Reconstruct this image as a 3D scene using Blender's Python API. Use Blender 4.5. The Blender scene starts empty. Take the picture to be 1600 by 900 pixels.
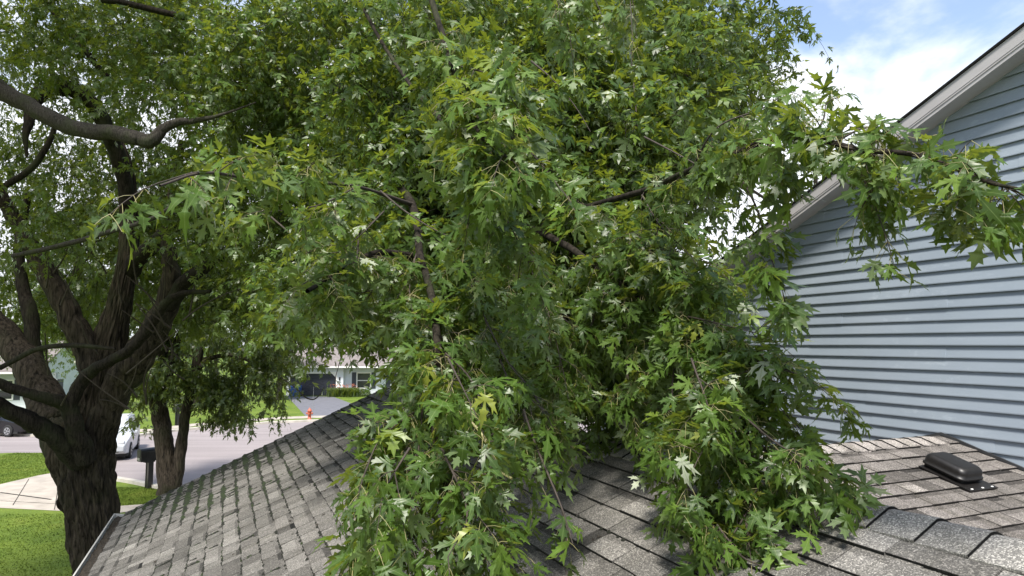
import bpy, math, random
import numpy as np
from mathutils import Vector, Matrix, noise as mnoise
from mathutils.geometry import tessellate_polygon

SC = bpy.context.scene
COL = SC.collection
R = math.radians
rng = np.random.RandomState(7)
random.seed(7)

# ---------------------------------------------------------------- camera
F = 1030.0 / 1600.0
PITCH = math.atan(88 / 1030.0)
CAMZ = 5.0
cd = bpy.data.cameras.new('camera'); cam = bpy.data.objects.new('camera', cd); COL.objects.link(cam)
cam.location = (0, 0, CAMZ); cam.rotation_euler = (R(90) + PITCH, 0, 0)
cd.sensor_width = 36; cd.lens = 36 * F; cd.clip_start = 0.05; cd.clip_end = 2000
SC.camera = cam

# ---------------------------------------------------------------- world, sun, exposure
SUN_EL, SUN_AZ = R(59), R(-168)          # azimuth measured from +Y towards +X: behind the camera, a little to its left
w = bpy.data.worlds.new("World"); SC.world = w; w.use_nodes = True
nt = w.node_tree; nt.nodes.clear()
def N(nt, t, **k):
    n = nt.nodes.new(t)
    for a, b in k.items(): setattr(n, a, b)
    return n
sky = N(nt, 'ShaderNodeTexSky', sky_type='NISHITA'); sky.sun_disc = False
sky.sun_elevation = SUN_EL; sky.sun_rotation = SUN_AZ; sky.air_density = 1.0; sky.dust_density = 1.0; sky.ozone_density = 1.5
tc = N(nt, 'ShaderNodeTexCoord')
mp = N(nt, 'ShaderNodeMapping'); mp.inputs['Scale'].default_value = (1.0, 1.0, 2.2); mp.inputs['Rotation'].default_value = (0.0, 0.25, 0.4)
nt.links.new(tc.outputs['Generated'], mp.inputs['Vector'])
nz = N(nt, 'ShaderNodeTexNoise'); nz.inputs['Scale'].default_value = 2.6; nz.inputs['Detail'].default_value = 9; nz.inputs['Roughness'].default_value = 0.55; nz.inputs['Distortion'].default_value = 0.35
nt.links.new(mp.outputs[0], nz.inputs['Vector'])
sx = N(nt, 'ShaderNodeSeparateXYZ'); nt.links.new(tc.outputs['Generated'], sx.inputs[0])
# cloud amount: the overcast is thick low down and breaks up above about 25 degrees
lo = N(nt, 'ShaderNodeMapRange'); lo.inputs['From Min'].default_value = 0.22; lo.inputs['From Max'].default_value = 0.46
lo.inputs['To Min'].default_value = 0.34; lo.inputs['To Max'].default_value = -0.085
nt.links.new(sx.outputs['Z'], lo.inputs['Value'])
ad = N(nt, 'ShaderNodeMath', operation='ADD'); nt.links.new(nz.outputs['Fac'], ad.inputs[0]); nt.links.new(lo.outputs[0], ad.inputs[1])
cr = N(nt, 'ShaderNodeValToRGB'); cr.color_ramp.elements[0].position = 0.43; cr.color_ramp.elements[1].position = 0.66
cr.color_ramp.elements[0].color = (0.12, 0.12, 0.12, 1)
cr.color_ramp.interpolation = 'EASE'
nt.links.new(ad.outputs[0], cr.inputs['Fac'])
mx = N(nt, 'ShaderNodeMix', data_type='RGBA')
nt.links.new(cr.outputs['Color'], mx.inputs['Factor']); nt.links.new(sky.outputs[0], mx.inputs[6])
mx.inputs[7].default_value = (4.8, 4.95, 5.25, 1)
bg = N(nt, 'ShaderNodeBackground'); bg.inputs['Strength'].default_value = 0.13
nt.links.new(mx.outputs[2], bg.inputs['Color'])
wo = N(nt, 'ShaderNodeOutputWorld'); nt.links.new(bg.outputs[0], wo.inputs[0])

sl = bpy.data.lights.new('sun', 'SUN'); sl.energy = 3.5; sl.angle = R(11); sl.color = (1, 0.95, 0.87)
so = bpy.data.objects.new('sun', sl); COL.objects.link(so)
sdir = Vector((math.sin(SUN_AZ) * math.cos(SUN_EL), math.cos(SUN_AZ) * math.cos(SUN_EL), math.sin(SUN_EL)))
so.rotation_euler = sdir.to_track_quat('Z', 'Y').to_euler()
so.location = (0, -5, 30)
SC.view_settings.view_transform = 'Standard'; SC.view_settings.look = 'None'
SC.view_settings.gamma = 1.0; SC.view_settings.exposure = 1.08; SC.view_settings.use_curve_mapping = False
SC.render.engine = 'CYCLES'
SC.cycles.max_bounces = 8; SC.cycles.transparent_max_bounces = 4; SC.cycles.transmission_bounces = 4
SC.cycles.diffuse_bounces = 4; SC.cycles.glossy_bounces = 2

# ---------------------------------------------------------------- frames of reference
def ray(px, py):
    X = px - 800.0; Y = 450.0 - py; f = 1030.0
    return np.array([X, f * math.cos(PITCH) - Y * math.sin(PITCH), f * math.sin(PITCH) + Y * math.cos(PITCH)])
def W(px, py, d):                        # the world point seen in a direction, d metres ahead
    q = ray(px, py); return q * (d / q[1]) + np.array([0, 0, CAMZ])
def G(px, py, z=0.0):                    # the point of the ground seen in a direction
    q = ray(px, py); q = q * ((z - CAMZ) / q[2]); return np.array([q[0], q[1], z])
AZ = R(-23.34)
CV = np.array([math.sin(AZ), math.cos(AZ), 0.0]); PV = np.array([math.cos(AZ), -math.sin(AZ), 0.0]); ZV = np.array([0, 0, 1.0])
def H(c, p, z):                          # house frame: c along the ridge, p across, z above ground
    return CV * c + PV * p + ZV * z

# ---------------------------------------------------------------- helpers
def mesh_obj(name, v, f, mat=None, parent=None, smooth=False, attr=None, mats=None, midx=None):
    me = bpy.data.meshes.new(name)
    v = np.asarray(v, dtype=np.float32).reshape(-1, 3)
    if isinstance(f, np.ndarray):
        nf, k = f.shape
        me.vertices.add(len(v)); me.vertices.foreach_set('co', v.ravel())
        me.loops.add(nf * k); me.loops.foreach_set('vertex_index', f.astype(np.int32).ravel())
        me.polygons.add(nf)
        me.polygons.foreach_set('loop_start', (np.arange(nf) * k).astype(np.int32))
        me.update(calc_edges=True)
    else:
        me.from_pydata([tuple(map(float, q)) for q in v], [], [tuple(int(i) for i in q) for q in f]); me.update()
    if attr:
        for an, (typ, arr) in attr.items():
            a = me.attributes.new(an, typ, 'POINT')
            a.data.foreach_set('vector' if typ == 'FLOAT_VECTOR' else 'value', np.asarray(arr, dtype=np.float32).ravel())
    for m in (mats or ([mat] if mat else [])): me.materials.append(m)
    if midx is not None: me.polygons.foreach_set('material_index', np.asarray(midx, dtype=np.int32))
    if smooth: me.polygons.foreach_set('use_smooth', np.ones(len(me.polygons), dtype=bool))
    o = bpy.data.objects.new(name, me); COL.objects.link(o)
    if parent: o.parent = parent
    return o
def thing(name, label, cat, loc=(0, 0, 0), rz=0, group=None):
    o = bpy.data.objects.new(name, None); o.empty_display_size = 0.2; COL.objects.link(o)
    o.location = loc; o.rotation_euler = (0, 0, rz); o['label'] = label; o['category'] = cat
    if group: o['group'] = group
    bpy.context.view_layer.update()
    return o
def local(o, parent):                    # keep world coordinates of a mesh written in world space
    o.parent = parent; o.matrix_parent_inverse = Matrix.LocRotScale(parent.location, parent.rotation_euler, parent.scale).inverted()
    return o
def structure(o): o['kind'] = 'structure'; return o
def stuff(o, label=None, cat=None):
    o['kind'] = 'stuff'
    if label: o['label'] = label; o['category'] = cat
    return o

class MB:
    def __init__(s): s.v = []; s.f = []; s.m = []
    def add(s, v, f, m=0):
        n = len(s.v); s.v += [tuple(map(float, q)) for q in v]; s.f += [tuple(i + n for i in q) for q in f]; s.m += [m] * len(f)
    def box(s, x0, x1, y0, y1, z0, z1, m=0, fn=None):
        v = [(x, y, z) for z in (z0, z1) for y in (y0, y1) for x in (x0, x1)]
        if fn: v = [fn(*q) for q in v]
        s.add(v, [(0, 2, 3, 1), (4, 5, 7, 6), (0, 1, 5, 4), (2, 6, 7, 3), (0, 4, 6, 2), (1, 3, 7, 5)], m)
    def lathe(s, prof, c=(0, 0, 0), n=16, axis='z', m=0, ang=0):
        v = []
        for r, h in prof:
            for i in range(n):
                a = 2 * math.pi * i / n + ang; x, y = r * math.cos(a), r * math.sin(a)
                q = (x, y, h) if axis == 'z' else ((x, h, y) if axis == 'y' else (h, x, y))
                v.append((q[0] + c[0], q[1] + c[1], q[2] + c[2]))
        f = [(k * n + i, k * n + (i + 1) % n, (k + 1) * n + (i + 1) % n, (k + 1) * n + i) for k in range(len(prof) - 1) for i in range(n)]
        f += [tuple(range(n))[::-1], tuple((len(prof) - 1) * n + i for i in range(n))]
        s.add(v, f, m)
    def build(s, name, mat, parent=None, smooth=False, bevel=0, seg=2):
        mats = mat if isinstance(mat, list) else [mat]
        o = mesh_obj(name, np.array(s.v), s.f, parent=parent, mats=mats, midx=s.m, smooth=smooth)
        if bevel:
            b = o.modifiers.new('bevel', 'BEVEL'); b.width = bevel; b.segments = seg; b.limit_method = 'ANGLE'; b.angle_limit = R(30)
            if smooth is False:
                b.harden_normals = False
        return o

# ---------------------------------------------------------------- materials
def newmat(name):
    m = bpy.data.materials.new(name); m.use_nodes = True
    b = m.node_tree.nodes['Principled BSDF']; return m, m.node_tree, b
def ramp(nt, pts):
    r = N(nt, 'ShaderNodeValToRGB'); e = r.color_ramp.elements
    while len(e) < len(pts): e.new(0.5)
    for i, (p, c) in enumerate(pts): e[i].position = p; e[i].color = (*c, 1) if len(c) == 3 else c
    return r
def coords(nt, scale=(1, 1, 1), kind='Object'):
    t = N(nt, 'ShaderNodeTexCoord'); m = N(nt, 'ShaderNodeMapping'); m.inputs['Scale'].default_value = scale
    nt.links.new(t.outputs[kind], m.inputs['Vector']); return m.outputs[0]
def noise(nt, vec, scale, detail=4, rough=0.55, dist=0):
    n = N(nt, 'ShaderNodeTexNoise'); n.inputs['Scale'].default_value = scale; n.inputs['Detail'].default_value = detail
    n.inputs['Roughness'].default_value = rough; n.inputs['Distortion'].default_value = dist
    nt.links.new(vec, n.inputs['Vector']); return n.outputs['Fac']
def bump(nt, h, b, strength=0.5, dist=0.01, prev=None):
    n = N(nt, 'ShaderNodeBump'); n.inputs['Strength'].default_value = strength; n.inputs['Distance'].default_value = dist
    nt.links.new(h, n.inputs['Height'])
    if prev: nt.links.new(prev, n.inputs['Normal'])
    nt.links.new(n.outputs[0], b.inputs['Normal']); return n.outputs[0]
def mixc(nt, fac, a, b, mode='MIX'):
    m = N(nt, 'ShaderNodeMix', data_type='RGBA', blend_type=mode)
    for sock, val in ((m.inputs['Factor'], fac), (m.inputs[6], a), (m.inputs[7], b)):
        if isinstance(val, bpy.types.NodeSocket): nt.links.new(val, sock)
        else: sock.default_value = val if isinstance(val, (int, float)) else ((*val, 1) if len(val) == 3 else val)
    return m.outputs[2]
def simple(name, colr, rough=0.6, metal=0, nscale=None, var=0.25, bstr=0.2, bdist=0.003, scale3=(1, 1, 1), spec=None):
    m, nt, b = newmat(name); b.inputs['Roughness'].default_value = rough; b.inputs['Metallic'].default_value = metal
    if spec is not None: b.inputs['Specular IOR Level'].default_value = spec
    v = coords(nt, scale3); n = noise(nt, v, nscale or 8, 5)
    r = ramp(nt, [(0.25, tuple(c * (1 - var) for c in colr)), (0.75, tuple(min(1, c * (1 + var)) for c in colr))])
    nt.links.new(n, r.inputs[0]); nt.links.new(r.outputs[0], b.inputs['Base Color'])
    if bstr: bump(nt, n, b, bstr, bdist)
    return m

def shingle_mat(name, tint=(1, 1, 1), moss=False):
    m, nt, b = newmat(name); b.inputs['Roughness'].default_value = 0.92; b.inputs['Specular IOR Level'].default_value = 0.25
    at = N(nt, 'ShaderNodeAttribute'); at.attribute_name = 'tone'
    v = coords(nt)
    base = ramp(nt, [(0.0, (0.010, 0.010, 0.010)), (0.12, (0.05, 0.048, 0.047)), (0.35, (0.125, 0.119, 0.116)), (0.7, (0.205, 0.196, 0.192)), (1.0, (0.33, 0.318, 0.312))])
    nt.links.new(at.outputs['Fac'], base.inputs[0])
    # mineral granules of three tones
    vo = N(nt, 'ShaderNodeTexVoronoi'); vo.inputs['Scale'].default_value = 230; nt.links.new(v, vo.inputs['Vector'])
    sp = N(nt, 'ShaderNodeSeparateColor'); nt.links.new(vo.outputs['Color'], sp.inputs[0])
    gr = ramp(nt, [(0.0, (0.30, 0.30, 0.31)), (0.4, (0.75, 0.74, 0.73)), (0.75, (1.25, 1.23, 1.2)), (1.0, (2.9, 2.85, 2.8))])
    nt.links.new(sp.outputs[0], gr.inputs[0])
    c = mixc(nt, 0.68, base.outputs[0], gr.outputs[0], 'MULTIPLY')
    st = ramp(nt, [(0.3, (0.72, 0.72, 0.70)), (0.7, (1.12, 1.1, 1.08))]); nt.links.new(noise(nt, v, 1.3, 6), st.inputs[0])
    c = mixc(nt, 1.0, c, st.outputs[0], 'MULTIPLY')
    # dark algae streaks running down the slope
    v2 = coords(nt, (5, 0.7, 1)); sr = ramp(nt, [(0.50, (1, 1, 1)), (0.72, (0.62, 0.62, 0.58))]); nt.links.new(noise(nt, v2, 1.6, 4), sr.inputs[0])
    c = mixc(nt, 0.8, c, sr.outputs[0], 'MULTIPLY')
    c = mixc(nt, 1.0, c, tuple(q * 0.86 for q in tint), 'MULTIPLY')
    nt.links.new(c, b.inputs['Base Color'])
    bump(nt, sp.outputs[1], b, 0.7, 0.0025)
    return m
M = {}
M['shingle'] = shingle_mat('roof_shingles', (0.95, 0.965, 0.93))
M['shingle_warm'] = shingle_mat('roof_shingles_warm', (1.10, 1.08, 1.06))
M['moss'] = simple('moss', (0.015, 0.026, 0.005), 1.0, nscale=30, var=0.6, bstr=1, bdist=0.01)
M['moss_dark'] = simple('lichen_dirt', (0.009, 0.010, 0.006), 1.0, nscale=30, var=0.5, bstr=1, bdist=0.01)
M['white_metal'] = simple('white_painted_metal', (0.48, 0.48, 0.46), 0.4, nscale=4, var=0.08, bstr=0.03)
M['fascia'] = simple('white_aluminium_fascia', (0.44, 0.425, 0.43), 0.45, nscale=3, var=0.08, bstr=0.05, scale3=(1, 1, 4))
M['dark_metal'] = simple('dark_metal_flashing', (0.05, 0.052, 0.055), 0.45, metal=0.3, nscale=6)
M['black_plastic'] = simple('black_vent_plastic', (0.010, 0.009, 0.0085), 0.42, nscale=30, var=0.25, bstr=0.25, bdist=0.002)
M['debris'] = simple('gutter_debris', (0.03, 0.024, 0.017), 1.0, nscale=40, var=0.7, bstr=1, bdist=0.02)
M['nail'] = simple('bright_sealant', (0.7, 0.7, 0.68), 0.4, nscale=5, var=0.05, bstr=0)

def siding_mat():
    m, nt, b = newmat('blue_grey_vinyl_siding'); b.inputs['Roughness'].default_value = 0.48
    v = coords(nt)
    n1 = noise(nt, coords(nt, (0.6, 1, 3)), 1.4, 6); r = ramp(nt, [(0.3, (0.245, 0.290, 0.340)), (0.7, (0.285, 0.332, 0.382))]); nt.links.new(n1, r.inputs[0])
    # chalky weathering patches
    n2 = noise(nt, coords(nt, (1.2, 1, 2.5)), 3.5, 7, 0.7); r2 = ramp(nt, [(0.56, (0, 0, 0)), (0.68, (1, 1, 1))]); nt.links.new(n2, r2.inputs[0])
    n3 = noise(nt, coords(nt, (0.5, 1, 0.5)), 0.9, 3); r3 = ramp(nt, [(0.48, (0, 0, 0)), (0.62, (0.35, 0.35, 0.35))]); nt.links.new(n3, r3.inputs[0])
    f = N(nt, 'ShaderNodeMath', operation='MULTIPLY'); nt.links.new(r2.outputs[0], f.inputs[0]); nt.links.new(r3.outputs[0], f.inputs[1])
    c = mixc(nt, f.outputs[0], r.outputs[0], (0.50, 0.56, 0.62))
    nt.links.new(c, b.inputs['Base Color'])
    bump(nt, noise(nt, coords(nt, (3, 1, 60)), 4, 3), b, 0.12, 0.002)
    return m
M['siding'] = siding_mat()

def bark_mat(name, dark=(0.010, 0.008, 0.006), light=(0.085, 0.068, 0.050), sc=1.0, bd=0.03):
    m, nt, b = newmat(name); b.inputs['Roughness'].default_value = 0.95; b.inputs['Specular IOR Level'].default_value = 0.15
    v = coords(nt, (13 * sc, 13 * sc, 2.0 * sc))
    n = noise(nt, v, 1.6, 7, 0.62, 0.6); r = ramp(nt, [(0.36, dark), (0.5, tuple((a + c) / 2.2 for a, c in zip(dark, light))), (0.68, light)])
    nt.links.new(n, r.inputs[0])
    g = noise(nt, coords(nt), 1.1 * sc, 4); gr = ramp(nt, [(0.5, (0, 0, 0)), (0.7, (0.5, 0.5, 0.5))]); nt.links.new(g, gr.inputs[0])
    c = mixc(nt, gr.outputs[0], r.outputs[0], (0.045, 0.055, 0.024))
    nt.links.new(c, b.inputs['Base Color']); bump(nt, n, b, 1.0, bd)
    return m
M['bark'] = bark_mat('maple_bark'); M['bark_limb'] = bark_mat('limb_bark', (0.008, 0.0065, 0.005), (0.040, 0.033, 0.026), 2.0, 0.01)
M['bark_pale'] = bark_mat('pale_limb_bark', (0.014, 0.012, 0.010), (0.085, 0.075, 0.064), 5.0, 0.006)
M['twig'] = simple('twig_bark', (0.045, 0.034, 0.026), 0.8, nscale=40, var=0.4, bstr=0.3)
M['petiole'] = simple('leaf_stalk', (0.26, 0.24, 0.10), 0.5, nscale=10, var=0.3, bstr=0)

def leaf_mat(name, stops, trans=(0.38, 0.44, 0.03), tfac=0.38, under=(0.12, 0.165, 0.075), rough=0.38, veins=True, gain=1.0):
    m, nt, b = newmat(name); b.inputs['Roughness'].default_value = rough; b.inputs['Specular IOR Level'].default_value = 0.45
    a = N(nt, 'ShaderNodeAttribute'); a.attribute_name = 'leaf'
    s = N(nt, 'ShaderNodeSeparateXYZ'); nt.links.new(a.outputs['Vector'], s.inputs[0])
    r = ramp(nt, stops); nt.links.new(s.outputs['Z'], r.inputs[0]); c = r.outputs[0]
    if veins:
        ax = N(nt, 'ShaderNodeMath', operation='ABSOLUTE'); nt.links.new(s.outputs['X'], ax.inputs[0])
        # midrib, and the two ribs to the side lobes
        def rib(k, off, wd):
            q = N(nt, 'ShaderNodeMath', operation='MULTIPLY_ADD'); nt.links.new(s.outputs['Y'], q.inputs[0]); q.inputs[1].default_value = -k; nt.links.new(ax.outputs[0], q.inputs[2])
            z = N(nt, 'ShaderNodeMath', operation='ABSOLUTE'); nt.links.new(q.outputs[0], z.inputs[0])
            t = N(nt, 'ShaderNodeMath', operation='LESS_THAN'); nt.links.new(z.outputs[0], t.inputs[0]); t.inputs[1].default_value = wd; return t.outputs[0]
        mm = N(nt, 'ShaderNodeMath', operation='MAXIMUM'); nt.links.new(rib(0.0, 0, 0.012), mm.inputs[0]); nt.links.new(rib(1.0, 0, 0.014), mm.inputs[1])
        f = N(nt, 'ShaderNodeMath', operation='MULTIPLY'); nt.links.new(mm.outputs[0], f.inputs[0]); f.inputs[1].default_value = 0.55
        c = mixc(nt, f.outputs[0], c, (0.20, 0.27, 0.09))
        n = noise(nt, coords(nt), 26, 3); nr = ramp(nt, [(0.3, (0.82, 0.82, 0.82)), (0.7, (1.15, 1.15, 1.15))]); nt.links.new(n, nr.inputs[0])
        c = mixc(nt, 1.0, c, nr.outputs[0], 'MULTIPLY')
    ge = N(nt, 'ShaderNodeNewGeometry')
    uf = N(nt, 'ShaderNodeMath', operation='MULTIPLY'); nt.links.new(ge.outputs['Backfacing'], uf.inputs[0]); uf.inputs[1].default_value = 0.65
    cc = mixc(nt, uf.outputs[0], c, under)
    nt.links.new(cc, b.inputs['Base Color'])
    tr = N(nt, 'ShaderNodeBsdfTranslucent')
    tcx = mixc(nt, 0.6, c, trans); nt.links.new(tcx, tr.inputs['Color'])
    ms = N(nt, 'ShaderNodeMixShader'); ms.inputs[0].default_value = tfac
    nt.links.new(b.outputs[0], ms.inputs[1]); nt.links.new(tr.outputs[0], ms.inputs[2])
    nt.links.new(ms.outputs[0], nt.nodes['Material Output'].inputs['Surface'])
    return m
M['leaf'] = leaf_mat('silver_maple_leaf', [(0.0, (0.026, 0.055, 0.011)), (0.40, (0.060, 0.118, 0.018)), (0.70, (0.115, 0.195, 0.030)), (0.92, (0.19, 0.235, 0.03)), (0.97, (0.28, 0.31, 0.05)), (0.985, (0.42, 0.46, 0.34))])
M['leaf_mid'] = leaf_mat('maple_leaf_mid', [(0.0, (0.026, 0.053, 0.010)), (0.5, (0.062, 0.118, 0.018)), (1.0, (0.15, 0.225, 0.03))], veins=False)
M['leaf_far'] = leaf_mat('maple_leaf_far', [(0.0, (0.027, 0.050, 0.010)), (0.5, (0.060, 0.108, 0.017)), (1.0, (0.15, 0.21, 0.03))], veins=False, tfac=0.38)
M['leaf_bg'] = leaf_mat('background_tree_leaf', [(0.0, (0.035, 0.07, 0.02)), (0.5, (0.07, 0.125, 0.03)), (1.0, (0.13, 0.19, 0.05))], veins=False, tfac=0.35)
M['leaf_dark'] = leaf_mat('dark_tree_leaf', [(0.0, (0.020, 0.038, 0.009)), (0.5, (0.038, 0.064, 0.013)), (1.0, (0.085, 0.115, 0.02))], veins=False, tfac=0.3)
M['flower'] = simple('orange_lily', (0.65, 0.22, 0.12), 0.6, nscale=10, var=0.3, bstr=0)

def grass_mat():
    m, nt, b = newmat('lawn_grass'); b.inputs['Roughness'].default_value = 0.9; b.inputs['Specular IOR Level'].default_value = 0.2
    n = noise(nt, coords(nt), 0.7, 6, 0.6); r = ramp(nt, [(0.3, (0.075, 0.125, 0.016)), (0.55, (0.125, 0.18, 0.024)), (0.8, (0.21, 0.235, 0.05))]); nt.links.new(n, r.inputs[0])
    n2 = noise(nt, coords(nt), 28, 3, 0.7); r2 = ramp(nt, [(0.3, (0.6, 0.6, 0.6)), (0.7, (1.3, 1.3, 1.3))]); nt.links.new(n2, r2.inputs[0])
    c = mixc(nt, 1.0, r.outputs[0], r2.outputs[0], 'MULTIPLY'); nt.links.new(c, b.inputs['Base Color']); bump(nt, n2, b, 1.0, 0.03)
    return m
M['grass'] = grass_mat()
def road_mat():
    m, nt, b = newmat('pinkish_asphalt'); b.inputs['Roughness'].default_value = 0.85
    n = noise(nt, coords(nt, (0.12, 1.2, 1)), 1.2, 6); r = ramp(nt, [(0.3, (0.21, 0.182, 0.178)), (0.7, (0.29, 0.254, 0.248))]); nt.links.new(n, r.inputs[0])
    n2 = noise(nt, coords(nt), 60, 3, 0.8); r2 = ramp(nt, [(0.3, (0.8, 0.8, 0.8)), (0.7, (1.15, 1.15, 1.15))]); nt.links.new(n2, r2.inputs[0])
    c = mixc(nt, 1.0, r.outputs[0], r2.outputs[0], 'MULTIPLY'); nt.links.new(c, b.inputs['Base Color']); bump(nt, n2, b, 0.4, 0.004)
    return m
M['road'] = road_mat()
M['concrete'] = simple('weathered_concrete', (0.36, 0.32, 0.27), 0.85, nscale=1.8, var=0.25, bstr=0.3)
M['kerb'] = simple('kerb_concrete', (0.45, 0.42, 0.36), 0.85, nscale=2.5, var=0.2, bstr=0.2)
M['drive'] = simple('dark_asphalt_driveway', (0.13, 0.13, 0.145), 0.8, nscale=2, var=0.2, bstr=0.2)
M['far_roof'] = simple('brown_grey_shingles', (0.20, 0.175, 0.17), 0.9, nscale=3, var=0.3, bstr=0.4, scale3=(1, 1, 6))
M['far_siding'] = simple('pale_blue_white_siding', (0.62, 0.66, 0.70), 0.6, nscale=2, var=0.06, bstr=0.1)
M['white'] = simple('white_trim', (0.78, 0.77, 0.74), 0.5, nscale=3, var=0.05, bstr=0)
M['garage_door'] = simple('dark_navy_door', (0.022, 0.025, 0.038), 0.5, nscale=3, var=0.2, bstr=0.05)
M['shutter'] = simple('slate_shutter', (0.045, 0.052, 0.065), 0.6, nscale=4, var=0.2, bstr=0.1)
M['glass'] = simple('window_glass', (0.03, 0.035, 0.04), 0.08, nscale=1, var=0.3, bstr=0, spec=0.8)
M['blue_bin'] = simple('blue_bin_plastic', (0.03, 0.09, 0.30), 0.5, nscale=5, var=0.15, bstr=0.05)
M['red'] = simple('red_hydrant_paint', (0.42, 0.10, 0.055), 0.5, nscale=8, var=0.2, bstr=0.1)
M['black'] = simple('black_paint', (0.012, 0.012, 0.013), 0.35, nscale=6, var=0.3, bstr=0.05)
M['car_white'] = simple('white_car_paint', (0.42, 0.44, 0.47), 0.25, nscale=1, var=0.04, bstr=0)
M['car_black'] = simple('black_car_paint', (0.010, 0.010, 0.012), 0.12, nscale=1, var=0.1, bstr=0)
M['tyre'] = simple('tyre_rubber', (0.016, 0.016, 0.016), 0.85, nscale=20, var=0.2, bstr=0.2)
M['rim'] = simple('alloy_rim', (0.45, 0.46, 0.48), 0.3, metal=0.8, nscale=6, var=0.1, bstr=0)
M['lamp'] = simple('lamp_glass', (0.55, 0.57, 0.6), 0.1, nscale=3, var=0.1, bstr=0)
M['red_lamp'] = simple('tail_lamp', (0.35, 0.02, 0.02), 0.2, nscale=3, var=0.1, bstr=0)
M['wood'] = simple('grey_fence_wood', (0.22, 0.20, 0.18), 0.9, nscale=4, var=0.3, bstr=0.2)

# ================================================================ THE GROUND
def sheet(name, pts, z, mat):
    v = [(p[0], p[1], z) for p in pts]
    tris = tessellate_polygon([[Vector(q) for q in v]])
    f = []
    for t in tris:
        a, b_, c_ = (Vector(v[i]) for i in t)
        f.append(t if (b_ - a).cross(c_ - a).z > 0 else t[::-1])
    return structure(mesh_obj(name, np.array(v), f, mat))
def strip(name, pts, wd, z0, z1, mat):   # a raised ribbon (kerb, path) along a polyline
    mb = MB(); P = [Vector((p[0], p[1], 0)) for p in pts]; L = []; Rr = []
    for i, p in enumerate(P):
        d = ((P[min(i + 1, len(P) - 1)] - P[max(i - 1, 0)])).normalized(); n = Vector((-d.y, d.x, 0)) * wd / 2
        L.append(p + n); Rr.append(p - n)
    v = []; f = []
    for a, b_ in zip(L, Rr): v += [(a.x, a.y, z0), (a.x, a.y, z1), (b_.x, b_.y, z1), (b_.x, b_.y, z0)]
    for i in range(len(P) - 1):
        k = 4 * i; f += [(k, k + 4, k + 5, k + 1), (k + 1, k + 5, k + 6, k + 2), (k + 2, k + 6, k + 7, k + 3)]
    f += [(0, 1, 2, 3), (4 * len(P) - 1, 4 * len(P) - 2, 4 * len(P) - 3, 4 * len(P) - 4)]
    mb.add(v, f); return structure(mb.build(name, mat))
sheet('ground', [(-600, -600), (600, -600), (600, 900), (-600, 900)], 0.0, M['grass'])
gx = lambda x, y: tuple(G(x, y)[:2])
near_edge = [(-60, 30.0), (-26, 29.8), (-23.3, 31.0), (-20.0, 31.0), (-17.4, 29.0), (-15.9, 26.3), gx(172, 749), gx(208, 755), gx(250, 764), (-9.5, 21.8), (-5, 22.3), (0, 23.5), (8, 26), (20, 30), (60, 41)]
far_edge = [(60, 57), (20, 48.5), (8, 45.5), (0, 43.8), gx(560, 657), gx(480, 659), gx(427, 661), gx(350, 667), gx(271, 674), gx(202, 683.5), (-24.5, 36.2), (-30, 37.6), (-60, 41.0)]
sheet('road', near_edge + far_edge, 0.004, M['road'])
strip('kerb_far', far_edge, 0.35, 0.0, 0.12, M['kerb'])
strip('kerb_near', near_edge[4:], 0.22, 0.0, 0.12, M['kerb'])
strip('sidewalk_far', [(p[0] - 0.4, p[1] + 2.7) for p in far_edge[1:-1]], 1.3, 0.0, 0.03, M['concrete'])
# the driveway apron and path of our own side
sheet('driveway_apron', [gx(0, 757), gx(60, 743), gx(130, 731), gx(176, 751), gx(150, 775), gx(105, 799), gx(-60, 791), gx(-120, 775)], 0.008, M['concrete'])
sheet('path', [gx(100, 797), gx(215, 789), gx(260, 786), gx(262, 795), gx(200, 800), gx(105, 812)], 0.012, M['concrete'])
cr_ = MB()
for a, b_, wd in ((gx(0, 770), gx(80, 781), 0.07), (gx(45, 749), gx(20, 790), 0.02), (gx(95, 738), gx(85, 797), 0.02), (gx(0, 783), gx(110, 789), 0.02)):
    d = np.array(b_) - np.array(a); n = np.array([-d[1], d[0]]) / np.linalg.norm(d) * wd / 2
    cr_.add([(a[0] + n[0], a[1] + n[1], 0.016), (a[0] - n[0], a[1] - n[1], 0.016), (b_[0] - n[0], b_[1] - n[1], 0.016), (b_[0] + n[0], b_[1] + n[1], 0.016)], [(0, 1, 2, 3)])
structure(cr_.build('path_joints', M['moss_dark']))
sheet('driveway_far', [gx(449, 619.5), gx(519, 619.5), gx(575, 640), gx(560, 651), gx(478, 651)], 0.010, M['drive'])
# grass blades that break the flat edge of the lawns near the house
def grass_tufts():
    n = 96000
    regs = [(-19, -8.5, 11.5, 20.0), (-23, -15, 24, 31), (-15, -10, 20.6, 23.6)]
    P = []
    for x0, x1, y0, y1 in regs:
        k = n // 3; P.append(np.stack([rng.uniform(x0, x1, k), rng.uniform(y0, y1, k)], 1))
    P = np.concatenate(P); n = len(P)
    a = rng.uniform(0, 6.28, n); h = rng.uniform(0.015, 0.045, n); wd = 0.013
    dx, dy = np.cos(a) * wd, np.sin(a) * wd; tl = rng.normal(0, 0.025, (n, 2))
    v = np.zeros((n, 3, 3)); v[:, 0, 0] = P[:, 0] - dx; v[:, 0, 1] = P[:, 1] - dy; v[:, 1, 0] = P[:, 0] + dx; v[:, 1, 1] = P[:, 1] + dy
    v[:, 2, 0] = P[:, 0] + tl[:, 0]; v[:, 2, 1] = P[:, 1] + tl[:, 1]; v[:, 2, 2] = h
    return v.reshape(-1, 3), np.arange(3 * n).reshape(-1, 3)
gv, gf = grass_tufts()
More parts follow.
